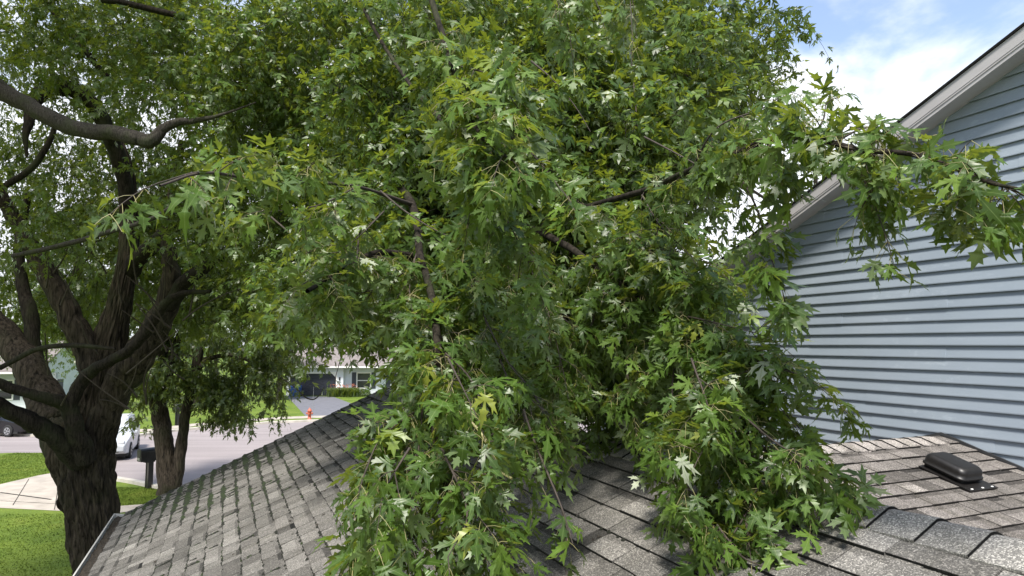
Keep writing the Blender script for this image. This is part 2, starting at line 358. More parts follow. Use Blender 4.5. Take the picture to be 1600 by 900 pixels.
# keep blades off the concrete and the road
def inside(poly, x, y):
    ins = np.zeros(len(x), bool); j = len(poly) - 1
    for i in range(len(poly)):
        xi, yi = poly[i]; xj, yj = poly[j]
        c = ((yi > y) != (yj > y)) & (x < (xj - xi) * (y - yi) / (yj - yi + 1e-9) + xi); ins ^= c; j = i
    return ins
ctr = gv.reshape(-1, 3, 3)[:, 0]
bad = inside(near_edge + far_edge, ctr[:, 0], ctr[:, 1]) | inside([gx(0, 757), gx(60, 743), gx(130, 731), gx(176, 751), gx(150, 775), gx(105, 799), gx(-60, 791), gx(-120, 775)], ctr[:, 0], ctr[:, 1]) | inside([gx(100, 797), gx(215, 789), gx(260, 786), gx(262, 795), gx(200, 800), gx(105, 812)], ctr[:, 0], ctr[:, 1])
gf = gf[~bad]
stuff(mesh_obj('grass', gv, gf, M['grass']), 'short bright green blades of the mown lawns beside the big trunk', 'grass')

# ================================================================ OUR HOUSE
EAVE_P, RIDGE_P = -1.108, 2.341
EAVE_Z, RIDGE_Z = CAMZ - 2.198, CAMZ - 0.629
CFAR, CNEAR = 10.16, -5.0
WALL_P = 5.4
house = thing('house', 'grey shingled house with pale blue siding gable, under the hanging maple branches', 'house', tuple(H(3, 2, 0)), 0)
def put(o): return local(o, house)
def frame_obj(o, origin, X, Y, Z, parent):    # give a mesh local axes X, Y, Z at origin
    m = Matrix(((X[0], Y[0], Z[0], origin[0]), (X[1], Y[1], Z[1], origin[1]), (X[2], Y[2], Z[2], origin[2]), (0, 0, 0, 1)))
    o.parent = parent
    o.matrix_parent_inverse = Matrix.Translation(house.location).inverted() if parent == house else Matrix()
    o.matrix_basis = m
    return o

EXPO = 0.1432
def shingles(length, nrow, seed, clip=None, x0=0.0):
    """laminated shingles in local axes: x along the course, y up the slope, z out of it"""
    rg = random.Random(seed); v = []; f = []; tone = []
    for k in range(nrow):
        y0 = k * EXPO; x = x0 - rg.uniform(0, 0.3); run = 0
        wav = [rg.uniform(-0.002, 0.002) for _ in range(4)]
        while x < x0 + length:
            wd = rg.choice((0.09, 0.12, 0.15, 0.17, 0.2, 0.24, 0.28)) * rg.uniform(0.9, 1.1)
            high = run % 2 == 0
            run += 1
            xa, xb = max(x, x0), min(x + wd, x0 + length)
            x += wd
            if xb - xa < 0.01: continue
            g = 0.0030 if rg.random() < 0.62 else 0.0006
            t = rg.gauss(0.60 if high else 0.54, 0.10)
            if rg.random() < 0.10: t -= 0.22
            if rg.random() < 0.06: t += 0.2
            lift = 0.016 if high else 0.011
            lift += rg.uniform(-0.001, 0.0018)
            yb = y0 - (0.004 if high else 0.0) + rg.uniform(-0.002, 0.002)
            ye = y0 + EXPO + 0.012
            zt = 0.0015
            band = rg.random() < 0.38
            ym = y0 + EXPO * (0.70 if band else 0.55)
            zm = lift + (zt - lift) * (ym - yb) / (ye - yb)
            v += [(xa + g, yb, lift), (xb - g, yb, lift), (xa + g, yb + 0.004, lift), (xb - g, yb + 0.004, lift)]; tone += [0.05, 0.05, t, t]  # dark strip along the tab edge: course shadow and dirt put into the tone
            f.append((len(v) - 4, len(v) - 3, len(v) - 1, len(v) - 2)); yl = yb; yb = yb + 0.004
            base = len(v)
            v += [(xa + g, yl, -0.012), (xb - g, yl, -0.012), (xa + g, yb, lift), (xb - g, yb, lift),
                  (xa + g, ym, zm), (xb - g, ym, zm), (xa + g, ym, zm), (xb - g, ym, zm), (xa + g, ye, zt), (xb - g, ye, zt), (xa + g, ye, -0.012), (xb - g, ye, -0.012)]
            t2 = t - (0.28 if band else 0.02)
            tone += [0.0] * 2 + [t] * 4 + [t2] * 6  # front face blackened: shade of the course edge put into the tone
            b_ = base
            f += [(b_, b_ + 1, b_ - 3, b_ - 4), (b_ + 2, b_ + 3, b_ + 5, b_ + 4), (b_ + 6, b_ + 7, b_ + 9, b_ + 8),
                  (b_, b_ + 2, b_ + 4, b_ + 8), (b_ + 1, b_ + 9, b_ + 5, b_ + 3), (b_ + 8, b_ + 10, b_, b_), ]
            f[-1] = (b_ + 8, b_ + 10, b_); f.append((b_ + 9, b_ + 1, b_ + 11))
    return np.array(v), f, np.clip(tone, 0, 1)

def roof_plane(name, origin, X, Y, length, nrow, seed, mat, parent, keep=None):
    Zn = np.cross(X, Y)
    v, f, t = shingles(length, nrow, seed)
    if keep is not None:
        wv = origin + v[:, :1] * X + v[:, 1:2] * Y + v[:, 2:3] * Zn
        ok = keep(wv); f = [q for q in f if all(ok[i] for i in q)]
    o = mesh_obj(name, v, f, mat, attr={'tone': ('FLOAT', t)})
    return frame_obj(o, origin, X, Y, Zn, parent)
def unit(a): a = np.asarray(a, float); return a / np.linalg.norm(a)
SLOPE = unit(PV * (RIDGE_P - EAVE_P) + ZV * (RIDGE_Z - EAVE_Z))
run_len = math.hypot(RIDGE_P - EAVE_P, RIDGE_Z - EAVE_Z)
NROW = int(run_len / EXPO)
org = H(CFAR, EAVE_P - 0.03, EAVE_Z - 0.013)
LEN = CFAR - CNEAR
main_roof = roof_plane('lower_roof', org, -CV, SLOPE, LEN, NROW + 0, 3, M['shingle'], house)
main_roof['label'] = 'weathered grey shingle slope, mossy along its far left edge'
# deck beneath, far slope, gable end
tanm = (RIDGE_Z - EAVE_Z) / (RIDGE_P - EAVE_P)
mb = MB()
def hq(mb, pts, m=0): mb.add([H(*q) for q in pts], [tuple(range(len(pts)))], m)
def prism(mb, prof, c0, c1, m=0):         # prof: list of (p, z), extruded along c
    n = len(prof); v = [H(c0, p, z) for p, z in prof] + [H(c1, p, z) for p, z in prof]
    mb.add(v, [tuple(range(n)), tuple(range(2 * n - 1, n - 1, -1))] + [(i, i + n, (i + 1) % n + n, (i + 1) % n) for i in range(n)], m)
FAR_EP = WALL_P + 0.0
FAR_EZ = RIDGE_Z - tanm * (FAR_EP - RIDGE_P)
prism(mb, [(EAVE_P, EAVE_Z - 0.02), (RIDGE_P, RIDGE_Z - 0.02), (FAR_EP, FAR_EZ - 0.02), (FAR_EP, FAR_EZ - 0.14), (RIDGE_P, RIDGE_Z - 0.14), (EAVE_P, EAVE_Z - 0.14)], CNEAR, CFAR - 0.012)
put(mb.build('roof_deck', M['dark_metal']))
mb = MB(); prism(mb, [(EAVE_P + 0.45, 0.0), (EAVE_P + 0.45, EAVE_Z - 0.0), (RIDGE_P, RIDGE_Z - 0.16), (WALL_P - 0.02, FAR_EZ - 0.17), (WALL_P - 0.02, 0)], CNEAR + 0.1, CFAR - 0.3)
put(mb.build('lower_wall', M['siding']))
mb = MB()
for sgn, pe, ze in ((-1, EAVE_P, EAVE_Z), (1, FAR_EP, FAR_EZ)):
    mb.add([H(c, p, z) for c in (CFAR - 0.02, CFAR + 0.01) for p, z in ((pe, ze - 0.022), (RIDGE_P, RIDGE_Z - 0.022), (RIDGE_P, RIDGE_Z - 0.2), (pe, ze - 0.2))],
           [(0, 1, 2, 3), (7, 6, 5, 4), (0, 4, 5, 1), (2, 6, 7, 3), (1, 5, 6, 2), (0, 3, 7, 4)])
put(mb.build('rake_board', M['fascia']))
# far slope shingles
SLOPE2 = unit(-PV * (FAR_EP - RIDGE_P) + ZV * (RIDGE_Z - FAR_EZ))
o2 = H(CNEAR, FAR_EP + 0.0, FAR_EZ - 0.013)
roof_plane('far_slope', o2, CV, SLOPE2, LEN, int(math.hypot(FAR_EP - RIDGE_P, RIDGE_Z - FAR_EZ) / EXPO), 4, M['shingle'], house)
# ridge caps: overlapping folded pieces
def ridge_caps(name, c_from, c_to, apex, dn_a, dn_b, step, hw, seed, mat, parent, along):
    rg = random.Random(seed); v = []; f = []; tone = []
    n = int(abs(c_to - c_from) / step)
    for k in range(n):
        s0 = k * step; t = rg.gauss(0.95, 0.07); 
        a0 = apex + along * (s0 + 0.003 + rg.uniform(-0.004, 0.004)); a1 = apex + along * (s0 + step + 0.02)
        hwj = hw * rg.uniform(0.985, 1.015)
        base = len(v)
        for a, lift in ((a0, 0.017), (a1, 0.006)):
            for s_, dn in ((1.0, dn_a), (0.5, dn_a), (0.12, dn_a), (0.0, None), (0.12, dn_b), (0.5, dn_b), (1.0, dn_b)):
                q = a + ZV * (lift + (0.004 if s_ < 0.2 else 0))
                if dn is not None: q = q + dn * hwj * s_ - ZV * (0.004 if s_ < 0.2 else 0)
                else: q = q - ZV * 0.010
                v.append(q); tone.append(t)
        for i in range(6): f.append((base + i, base + i + 1, base + 8 + i, base + 7 + i))
        # thickness: front lip, its tone blackened as a shade line, and lower edges
        b1 = len(v)
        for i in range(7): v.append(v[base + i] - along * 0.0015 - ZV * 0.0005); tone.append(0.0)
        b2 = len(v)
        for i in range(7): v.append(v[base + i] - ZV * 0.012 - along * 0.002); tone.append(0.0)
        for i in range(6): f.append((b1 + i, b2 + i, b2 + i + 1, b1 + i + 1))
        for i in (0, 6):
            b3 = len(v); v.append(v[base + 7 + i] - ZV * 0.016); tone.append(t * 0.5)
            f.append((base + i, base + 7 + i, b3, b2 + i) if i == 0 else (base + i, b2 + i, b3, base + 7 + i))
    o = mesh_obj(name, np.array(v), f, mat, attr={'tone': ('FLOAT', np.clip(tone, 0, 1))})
    return o
DN_L = -SLOPE; DN_R = unit(PV - ZV * tanm)
cap = ridge_caps('ridge_cap', CFAR, CNEAR, H(CNEAR, RIDGE_P, RIDGE_Z + 0.004), DN_L, DN_R, EXPO * 1.28, 0.155, 9, M['shingle'], None, CV)
put(cap)

# moss: cushions along the course edges and the joints
def moss_mesh():
    rg = random.Random(21); v = []; f = []; mi = []
    def tuft(x, y, r, h, m):
        n = 6; b_ = len(v); v.append((x, y, h + 0.010))
        a0 = rg.uniform(0, 6)
        for i in range(n):
            a = a0 + i * 6.283 / n; q = r * rg.uniform(0.6, 1.3); v.append((x + q * math.cos(a) * 1.3, y + q * math.sin(a), 0.004 + h * 0.3))
        for i in range(n):
            f.append((b_, b_ + 1 + i, b_ + 1 + (i + 1) % n)); mi.append(m)
    def dens(x, y):   # x from the far rake towards the camera, y up the slope
        d = 1.1 * math.exp(-((y - 1.0 - 0.10 * x) / 0.75) ** 2) * math.exp(-(x / 2.4) ** 2)
        d += 0.22 * math.exp(-((y - 1.6) / 1.5) ** 2) * math.exp(-x / 2.4)
        d += 0.2 * math.exp(-x / 0.8) + 0.07 * math.exp(-x / 4)
        nn = mnoise.noise(Vector((x * 1.1, y * 1.4, 3.3))) * 1.3 + mnoise.noise(Vector((x * 4, y * 4, 1.3))) * 0.6
        return d * (0.66 + nn * 1.2)
    for k in range(1, NROW):
        y = k * EXPO; x = 0.05
        while x < 7.5:
            d = dens(x, y)
            if rg.random() < d * 2.4:
                s_ = rg.uniform(0.5, 1.2) * min(1.5, 0.5 + d)
                tuft(x, y - 0.003 + rg.uniform(-0.006, 0.004), 0.026 * s_, 0.014 * s_, 0 if rg.random() < min(0.7, d * 1.1) else 1)
            x += 0.008
    # joints
    for k in range(NROW):
        x = rg.uniform(0.05, 0.15)
        while x < 7.0:
            if rg.random() < dens(x, (k + .5) * EXPO) * 0.85:
                l = rg.uniform(0.4, 1.0); n = int(14 * l)
                for j in range(n):
                    tuft(x + rg.gauss(0, 0.004), k * EXPO + EXPO * j / 14, 0.013 * rg.uniform(0.6, 1.3), 0.010, 0 if rg.random() < 0.2 else 1)
            x += rg.uniform(0.06, 0.16)
    return np.array(v), f, mi
mv, mf, mi = moss_mesh()
mo = mesh_obj('moss', mv, mf, mats=[M['moss'], M['moss_dark']], midx=mi, smooth=True)
frame_obj(mo, org, -CV, SLOPE, np.cross(-CV, SLOPE), house)

# gutter with debris
mb = MB()
gp = [(EAVE_P - 0.02, EAVE_Z - 0.03), (EAVE_P - 0.02, EAVE_Z - 0.13), (EAVE_P - 0.13, EAVE_Z - 0.13), (EAVE_P - 0.170, EAVE_Z - 0.03), (EAVE_P - 0.170, EAVE_Z - 0.008),
      (EAVE_P - 0.155, EAVE_Z - 0.008), (EAVE_P - 0.153, EAVE_Z - 0.03), (EAVE_P - 0.12, EAVE_Z - 0.12), (EAVE_P - 0.03, EAVE_Z - 0.12), (EAVE_P - 0.03, EAVE_Z - 0.03)]
n = len(gp); v = [H(CNEAR, *q) for q in gp] + [H(CFAR + 0.02, *q) for q in gp]
mb.add(v, [(i, (i + 1) % n, (i + 1) % n + n, i + n) for i in range(n)])
mb.add([H(c, p, z) for c in (CFAR + 0.02, CFAR + 0.03) for p, z in gp[:5]], [(0, 1, 2, 3, 4), (9, 8, 7, 6, 5)] + [(i, (i + 1) % 5, (i + 1) % 5 + 5, i + 5) for i in range(5)])
gut = put(mb.build('gutter', M['white_metal']))
mb = MB(); rg = random.Random(5)
nn = 260
for i in range(nn):
    pass
vv = []; ff = []
for i in range(nn + 1):
    c = CNEAR + (CFAR - CNEAR) * i / nn
    for j in range(5):
        p = EAVE_P - 0.032 - 0.115 * j / 4
        vv.append(H(c, p, EAVE_Z - 0.045 + 0.02 * mnoise.noise(Vector((c * 5, j, 0))) + rg.uniform(-0.008, 0.008)))
for i in range(nn):
    for j in range(4): a = i * 5 + j; ff.append((a, a + 1, a + 6, a + 5))
local(mesh_obj('debris', np.array(vv), ff, M['debris']), house).name = 'gutter_debris'

# ---- upper storey: gable wall of lapped siding
RAKE_T = 0.409                            # slope of the upper roof
RK_C0, RK_Z0 = 6.063, CAMZ + 0.776        # a point of the fascia's lower edge
PEAK_C = 0.9; EAVE_C = 9.4
def rake_z(c): return RK_Z0 + RAKE_T * (RK_C0 - c) if c >= PEAK_C else RK_Z0 + RAKE_T * (RK_C0 - PEAK_C) - RAKE_T * (PEAK_C - c)
wall_right = PEAK_C - (EAVE_C - 0.4 - PEAK_C)
v = []; f = []
EX = 0.1018
zb = CAMZ - 2.35
k = 0
seams = random.Random(12)
z = zb
while z < rake_z(PEAK_C) + 0.35:
    # this course spans the width below the roof line
    top = z + EX
    half = (rake_z(PEAK_C) + 0.10 - z) / RAKE_T
    c0 = max(wall_right, PEAK_C - half); c1 = min(EAVE_C - 0.4, PEAK_C + half)
    if c1 - c0 > 0.05:
        cs = [c0]; x = c0 + seams.uniform(0.3, 3.4)
        if k % 2 == 1 and k > 2: pass
        while x < c1 - 0.2: cs.append(x); x += 3.66
        cs.append(c1)
        for i in range(len(cs) - 1):
            a, b_ = cs[i], cs[i + 1]; jt = 0.0025 * (i % 2)
            prof = [(WALL_P, top + 0.016), (WALL_P - 0.003 - jt, top), (WALL_P - 0.021 - jt, z + 0.008), (WALL_P - 0.0205 - jt, z), (WALL_P - 0.007 - jt, z + 0.024)]
            ns = 6; q0 = len(v)
            for s_ in range(ns + 1):
                cc = a + (b_ - a) * s_ / ns; wv = 0.0010 * mnoise.noise(Vector((cc * 1.7, k * 3.1, 0)))
                zz = 0.0015 * mnoise.noise(Vector((cc * 0.8, k * 1.7, 5)))
                for p_, z_ in prof: v.append(H(cc, p_ + wv, z_ + zz))
            for s_ in range(ns):
                for j in range(4): q = q0 + s_ * 5 + j; f.append((q, q + 5, q + 6, q + 1))
            f.append(tuple(q0 + j for j in range(5)))
    z += EX; k += 1
wall = mesh_obj('siding_wall', np.array(v), f, M['siding']); local(wall, house)
wall['label'] = 'pale blue lapped siding of the gable end'
# sheathing and the rest of the upper volume
mb = MB()
def cprism(mb, prof, p0, p1, m=0):        # prof: list of (c, z), extruded along p
    n = len(prof); v = [H(c, p0, z) for c, z in prof] + [H(c, p1, z) for c, z in prof]
    mb.add(v, [tuple(range(n)), tuple(range(2 * n - 1, n - 1, -1))] + [(i, i + n, (i + 1) % n + n, (i + 1) % n) for i in range(n)], m)
cprism(mb, [(wall_right, 0), (EAVE_C - 0.4, 0), (EAVE_C - 0.4, rake_z(EAVE_C - 0.4) + 0.14), (PEAK_C, rake_z(PEAK_C) + 0.14), (wall_right, rake_z(wall_right) + 0.14)], WALL_P + 0.004, WALL_P + 9)
put(mb.build('upper_wall', M['siding']))
# upper roof slab with rake fascia
OV = 0.20
mb = MB()
for c0, c1 in ((PEAK_C, EAVE_C), (PEAK_C - (EAVE_C - PEAK_C), PEAK_C)):
    z0, z1 = rake_z(c0), rake_z(c1)
    cprism(mb, [(c0, z0 + 0.150), (c1, z1 + 0.150), (c1, z1 + 0.162), (c0, z0 + 0.162)], WALL_P - OV - 0.012, WALL_P + 9.3)
uroof = put(mb.build('upper_roof', M['shingle']))
mb = MB()
for c0, c1 in ((PEAK_C, EAVE_C), (PEAK_C - (EAVE_C - PEAK_C), PEAK_C)):
    z0, z1 = rake_z(c0), rake_z(c1)
    cprism(mb, [(c0, z0), (c1, z1), (c1, z1 + 0.148), (c0, z0 + 0.148)], WALL_P - OV, WALL_P - OV + 0.02)
    cprism(mb, [(c0, z0 + 0.030), (c1, z1 + 0.030), (c1, z1 + 0.038), (c0, z0 + 0.038)], WALL_P - OV - 0.006, WALL_P - OV - 0.0005)
    cprism(mb, [(c0, z0 + 0.050), (c1, z1 + 0.050), (c1, z1 + 0.054), (c0, z0 + 0.054)], WALL_P - OV - 0.004, WALL_P - OV - 0.0005)
    cprism(mb, [(c0, z0 + 0.008), (c1, z1 + 0.008), (c1, z1 + 0.02), (c0, z0 + 0.02)], WALL_P - OV + 0.021, WALL_P + 0.003)
rk = put(mb.build('rake_fascia', M['fascia'])); rk['label'] = 'white metal covered board under the sloping roof edge'
mb = MB()
for c0, c1 in ((PEAK_C, EAVE_C), (PEAK_C - (EAVE_C - PEAK_C), PEAK_C)):
    z0, z1 = rake_z(c0), rake_z(c1)
    cprism(mb, [(c0, z0 + 0.164), (c1, z1 + 0.164), (c1, z1 + 0.170), (c0, z0 + 0.170)], WALL_P - OV - 0.014, WALL_P - OV + 0.3)
put(mb.build('shingle_edge', M['dark_metal']))

# ---- the saddle roof between the lower ridge and the gable wall
SAD_C, SAD_Z = 3.62, CAMZ - 0.748; TS = 0.306
meet_p = RIDGE_P + (RIDGE_Z - SAD_Z) / tanm
def above_main(wv):
    p = wv @ PV
    return wv[:, 2] > (RIDGE_Z - tanm * (p - RIDGE_P) - 0.02)
SN = unit(CV + ZV * TS)                   # up the slope that faces the camera side
nrs = 34
on = H(SAD_C, WALL_P - 0.02, SAD_Z) - SN * (nrs * EXPO)
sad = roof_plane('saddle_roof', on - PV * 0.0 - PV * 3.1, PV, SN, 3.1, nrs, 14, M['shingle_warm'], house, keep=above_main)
sad['label'] = 'small warm grey shingle slope against the siding'
SB = unit(-CV + ZV * TS)
ob = H(SAD_C, WALL_P - 0.02, SAD_Z) - SB * (nrs * EXPO)
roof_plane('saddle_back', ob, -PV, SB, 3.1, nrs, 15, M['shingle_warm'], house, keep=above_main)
mb = MB()
Lc = nrs * EXPO * math.cos(math.atan(TS))
for sg in (1, -1):
    mb.add([H(SAD_C, meet_p - 0.02, SAD_Z - 0.02), H(SAD_C, WALL_P - 0.002, SAD_Z - 0.02), H(SAD_C - sg * Lc, WALL_P - 0.002, SAD_Z - 0.02 - TS * Lc), H(SAD_C - sg * Lc, RIDGE_P + 0.05 + (RIDGE_Z - SAD_Z + TS * Lc) / tanm, SAD_Z - 0.02 - TS * Lc)], [(0, 1, 2, 3)])
put(mb.build('saddle_deck', M['dark_metal']))
cap2 = ridge_caps('saddle_ridge_cap', 0, WALL_P - 0.03 - meet_p, H(SAD_C, meet_p + 0.0, SAD_Z + 0.004), unit(CV * -1 - ZV * TS), unit(CV - ZV * TS), EXPO * 1.02, 0.15, 19, M['shingle_warm'], None, PV)
local(cap2, house)
# flashing strip where the saddle meets the wall
mb = MB()
for sg in (1, -1):
    pr = [(SAD_C, SAD_Z + 0.012), (SAD_C - sg * Lc, SAD_Z + 0.012 - TS * Lc), (SAD_C - sg * Lc, SAD_Z + 0.034 - TS * Lc), (SAD_C, SAD_Z + 0.034)]
    cprism(mb, pr, WALL_P - 0.034, WALL_P - 0.018)
put(mb.build('flashing', M['dark_metal']))

# ---- roof vent on the saddle slope
def on_saddle(px, py):
    q = ray(px, py); nrm = np.cross(PV, SN); o = H(SAD_C, WALL_P, SAD_Z + 0.012)
    t = np.dot(nrm, o - np.array([0, 0, CAMZ])) / np.dot(nrm, q); return np.array([0, 0, CAMZ]) + q * t
va, vb = on_saddle(1455, 733), on_saddle(1508, 762)
vc = (on_saddle(1450, 738) + on_saddle(1533, 752)) / 2
import sys
0 and print('vent', va, vb, np.linalg.norm(on_saddle(1442, 727) - on_saddle(1500, 763)), (on_saddle(1500, 763) - on_saddle(1442, 727)) @ PV, (on_saddle(1500, 763) - on_saddle(1442, 727)) @ CV, file=sys.stderr)
def rounded(w_, d_, h_, r, levels, inset):
    prof = []
    for k in range(levels + 1):
        a = k / levels * math.pi / 2; prof.append((h_ - r + r * math.sin(a), r * (1 - math.cos(a))))
    v = []; f = []; n = 32
    def ring(ins, z):
        rr = max(0.05 - ins * 0.4, 0.012); pts = []
        X, Y = w_ / 2 - ins, d_ / 2 - ins
        for i, (sx_, sy_) in enumerate(((1, 1), (-1, 1), (-1, -1), (1, -1))):
            for j in range(8):
                a = (i * 90 + j * 90 / 7) * math.pi / 180
                pts.append((sx_ * (X - rr) + rr * math.cos(a), sy_ * (Y - rr) + rr * math.sin(a), z))
        return pts
    rings = [ring(0, 0.0), ring(0, 0.012), ring(0.008, 0.014)] + [ring(0.008 + ins * inset, z) for z, ins in prof]
    for r_ in rings: v += r_
    for k in range(len(rings) - 1):
        for i in range(n): f.append((k * n + i, k * n + (i + 1) % n, (k + 1) * n + (i + 1) % n, (k + 1) * n + i))
    f.append(tuple((len(rings) - 1) * n + i for i in range(n))); f.append(tuple(range(n))[::-1])
    return np.array(v), f
VN = np.cross(PV, SN)
vcen = (on_saddle(1456, 736) + on_saddle(1516, 748)) / 2
# long side runs up and down the slope
vv_, vf_ = rounded(0.245, 0.31, 0.078, 0.040, 6, 1.0)
vent = mesh_obj('roof_vent', vv_, vf_, M['black_plastic'], smooth=True)
VY = unit(SN); VX = PV
frame_obj(vent, vcen + VN * 0.035, VX, VY, VN, house)
vent['label'] = 'black rounded plastic roof vent'
mb = MB(); mb.box(-0.145, 0.145, -0.225, 0.14, 0.0, 0.008)
fl = mb.build('vent_flange', M['black_plastic']); frame_obj(fl, vcen + VN * 0.004, VX, VY, VN, house)
mb = MB(); mb.box(-0.10, 0.10, -0.13, 0.13, 0.0, 0.034)
nk = mb.build('vent_neck', M['black']); frame_obj(nk, vcen + VN * 0.008, VX, VY, VN, house)
for x in (-0.11, 0.0, 0.10):
    mb = MB(); mb.box(x - 0.010, x + 0.010, -0.218, -0.206, 0, 0.006)
    sd_ = mb.build('sealant_dab', M['nail'], bevel=0.003); frame_obj(sd_, vcen + VN * 0.0125, VX, VY, VN, house)

# ================================================================ TREES
def catmull(P, n):
    P = np.asarray(P, float); Q = np.vstack([2 * P[0] - P[1], P, 2 * P[-1] - P[-2]]); out = []
    for i in range(1, len(Q) - 2):
        for k in range(n):
            t = k / n; a, b_, c_, d_ = Q[i - 1], Q[i], Q[i + 1], Q[i + 2]
            out.append(0.5 * ((2 * b_) + (-a + c_) * t + (2 * a - 5 * b_ + 4 * c_ - d_) * t * t + (-a + 3 * b_ - 3 * c_ + d_) * t ** 3))
    out.append(P[-1]); return np.array(out)
def tube(P, rad, seg=12, rough=0.0, ridge=0.0, sub=6, seed=0, wob=0.0):
    """tapered limb through P with radii rad; rough: lumps, ridge: bark furrows"""
    PR = catmull(np.column_stack([np.asarray(P, float), rad]), sub)
    C, r = PR[:, :3].copy(), np.maximum(PR[:, 3], 0.001)
    if wob:
        for i in range(1, len(C) - 1):
            C[i] += np.array([mnoise.noise(Vector((i * 0.35, seed, k * 7.7))) for k in range(3)]) * wob * r[i]
    T = np.gradient(C, axis=0); T /= np.linalg.norm(T, axis=1)[:, None]
    U = np.zeros_like(C); u = np.cross(T[0], [0.3, 0.9, 0.1]); u /= np.linalg.norm(u)
    for i in range(len(C)):
        u = u - T[i] * (u @ T[i]); u /= np.linalg.norm(u); U[i] = u
    Vv = np.cross(T, U); th = np.arange(seg) * 2 * np.pi / seg
    rr = np.repeat(r[:, None], seg, 1)
    if rough or ridge:
        L = np.concatenate([[0], np.cumsum(np.linalg.norm(np.diff(C, axis=0), axis=1))])
        for i in range(len(C)):
            for j in range(seg):
                q = C[i] + (U[i] * math.cos(th[j]) + Vv[i] * math.sin(th[j])) * r[i]
                d = 0
                if rough: d += rough * mnoise.noise(Vector(q * 2.2) + Vector((seed, 0, 0)))
                if ridge:
                    e = Vector((math.cos(th[j]) * 8.5, math.sin(th[j]) * 8.5, L[i] * 2.2 + seed))
                    e.x += mnoise.noise(Vector((L[i] * 2, th[j], 5))) * 0.8
                    d += ridge * (abs(mnoise.noise(e)) * 2.0 - 0.35)
                rr[i, j] = r[i] * (1 + d)
    V = C[:, None] + rr[..., None] * (U[:, None] * np.cos(th)[None, :, None] + Vv[:, None] * np.sin(th)[None, :, None])
    n = len(C); idx = np.arange(n * seg).reshape(n, seg)
    a = idx[:-1]; b_ = idx[1:]
    f = np.stack([a, np.roll(a, -1, 1), np.roll(b_, -1, 1), b_], -1).reshape(-1, 4)
    return V.reshape(-1, 3), f
def join(parts):
    V = []; Fc = []; n = 0
    for v, f in parts: V.append(v); Fc.append(f + n); n += len(v)
    return np.concatenate(V), np.concatenate(Fc)

# leaf outlines (half of each, base to tip), deeply cut five lobed blade
HALF = [(0.03, -0.01), (0.16, -0.04), (0.27, -0.12), (0.29, -0.02), (0.44, -0.01), (0.28, 0.08), (0.13, 0.11), (0.28, 0.17), (0.45, 0.18), (0.43, 0.28), (0.62, 0.30), (0.54, 0.40), (0.80, 0.68),
        (0.52, 0.56), (0.49, 0.70), (0.38, 0.50), (0.21, 0.38), (0.055, 0.25), (0.085, 0.47), (0.13, 0.55), (0.29, 0.60), (0.17, 0.70), (0.24, 0.87), (0.10, 0.84), (0.06, 0.97)]
LOW = [(0.10, -0.04), (0.40, 0.0), (0.14, 0.13), (0.50, 0.24), (0.76, 0.66), (0.36, 0.50), (0.06, 0.27), (0.25, 0.64), (0.11, 0.82)]
TINY = [(0.38, 0.03), (0.16, 0.18), (0.70, 0.60), (0.13, 0.36), (0.22, 0.72)]
def outline(h, tip):
    pts = [(0.0, 0.0)] + h + [(0.0, tip)] + [(-x, y) for x, y in h[::-1]]
    tr = tessellate_polygon([[Vector((x, y, 0)) for x, y in pts]])
    tr = [t if ((pts[t[1]][0] - pts[t[0]][0]) * (pts[t[2]][1] - pts[t[0]][1]) - (pts[t[1]][1] - pts[t[0]][1]) * (pts[t[2]][0] - pts[t[0]][0])) > 0 else t[::-1] for t in tr]
    return np.array(pts), np.array(tr)
LEAF_HI, LEAF_LO, LEAF_TI = outline(HALF, 1.10), outline(LOW, 1.08), outline(TINY, 1.08)

def nrm(a): return a / np.maximum(np.linalg.norm(a, axis=-1, keepdims=True), 1e-9)
def leaves_mesh(name, pos, ydir, zhint, size, shape, mat, parent, rg, shade=None, stalks=None):
    n = len(pos); pts, tr = shape
    Y = nrm(ydir); X = nrm(np.cross(Y, zhint)); Z = np.cross(X, Y)
    x, y = pts[:, 0], pts[:, 1]
    fold = rg.uniform(-0.1, 0.6, n)[:, None]; droop = rg.uniform(0.0, 0.7, n)[:, None]; tw = rg.normal(0, 0.15, n)[:, None]
    z = fold * np.abs(x)[None] - droop * (np.clip(y, 0, 2) ** 2)[None] - 0.35 * droop * (x ** 2)[None] + tw * (x * y)[None]
    wx = rg.uniform(0.62, 1.05, n)[:, None]
    V = pos[:, None] + size[:, None, None] * (X[:, None] * (x[None] * wx)[..., None] + Y[:, None] * y[None, :, None] + Z[:, None] * z[..., None])
    m = len(x)
    Fc = (tr[None] + (np.arange(n) * m)[:, None, None]).reshape(-1, 3)
    at = np.zeros((n, m, 3)); at[..., 0] = x; at[..., 1] = y
    at[..., 2] = np.clip(shade if shade is not None else rg.beta(2, 2.4, n), 0, 1)[:, None]
    V = V.reshape(-1, 3); at = at.reshape(-1, 3); mi = None; mats = [mat]
    if stalks is not None:                # leaf stalks belong to the leaves
        sv, sf = stalks; st = np.concatenate([sf[:, [0, 1, 2]], sf[:, [0, 2, 3]]]) + len(V)
        mi = np.concatenate([np.zeros(len(Fc)), np.ones(len(st))]); mats = [mat, M['petiole']]
        V = np.concatenate([V, sv]); at = np.concatenate([at, np.zeros((len(sv), 3))]); Fc = np.concatenate([Fc, st])
    o = mesh_obj(name, V, Fc, None, attr={'leaf': ('FLOAT_VECTOR', at)}, mats=mats, midx=mi)
    if parent: local(o, parent)
    return o

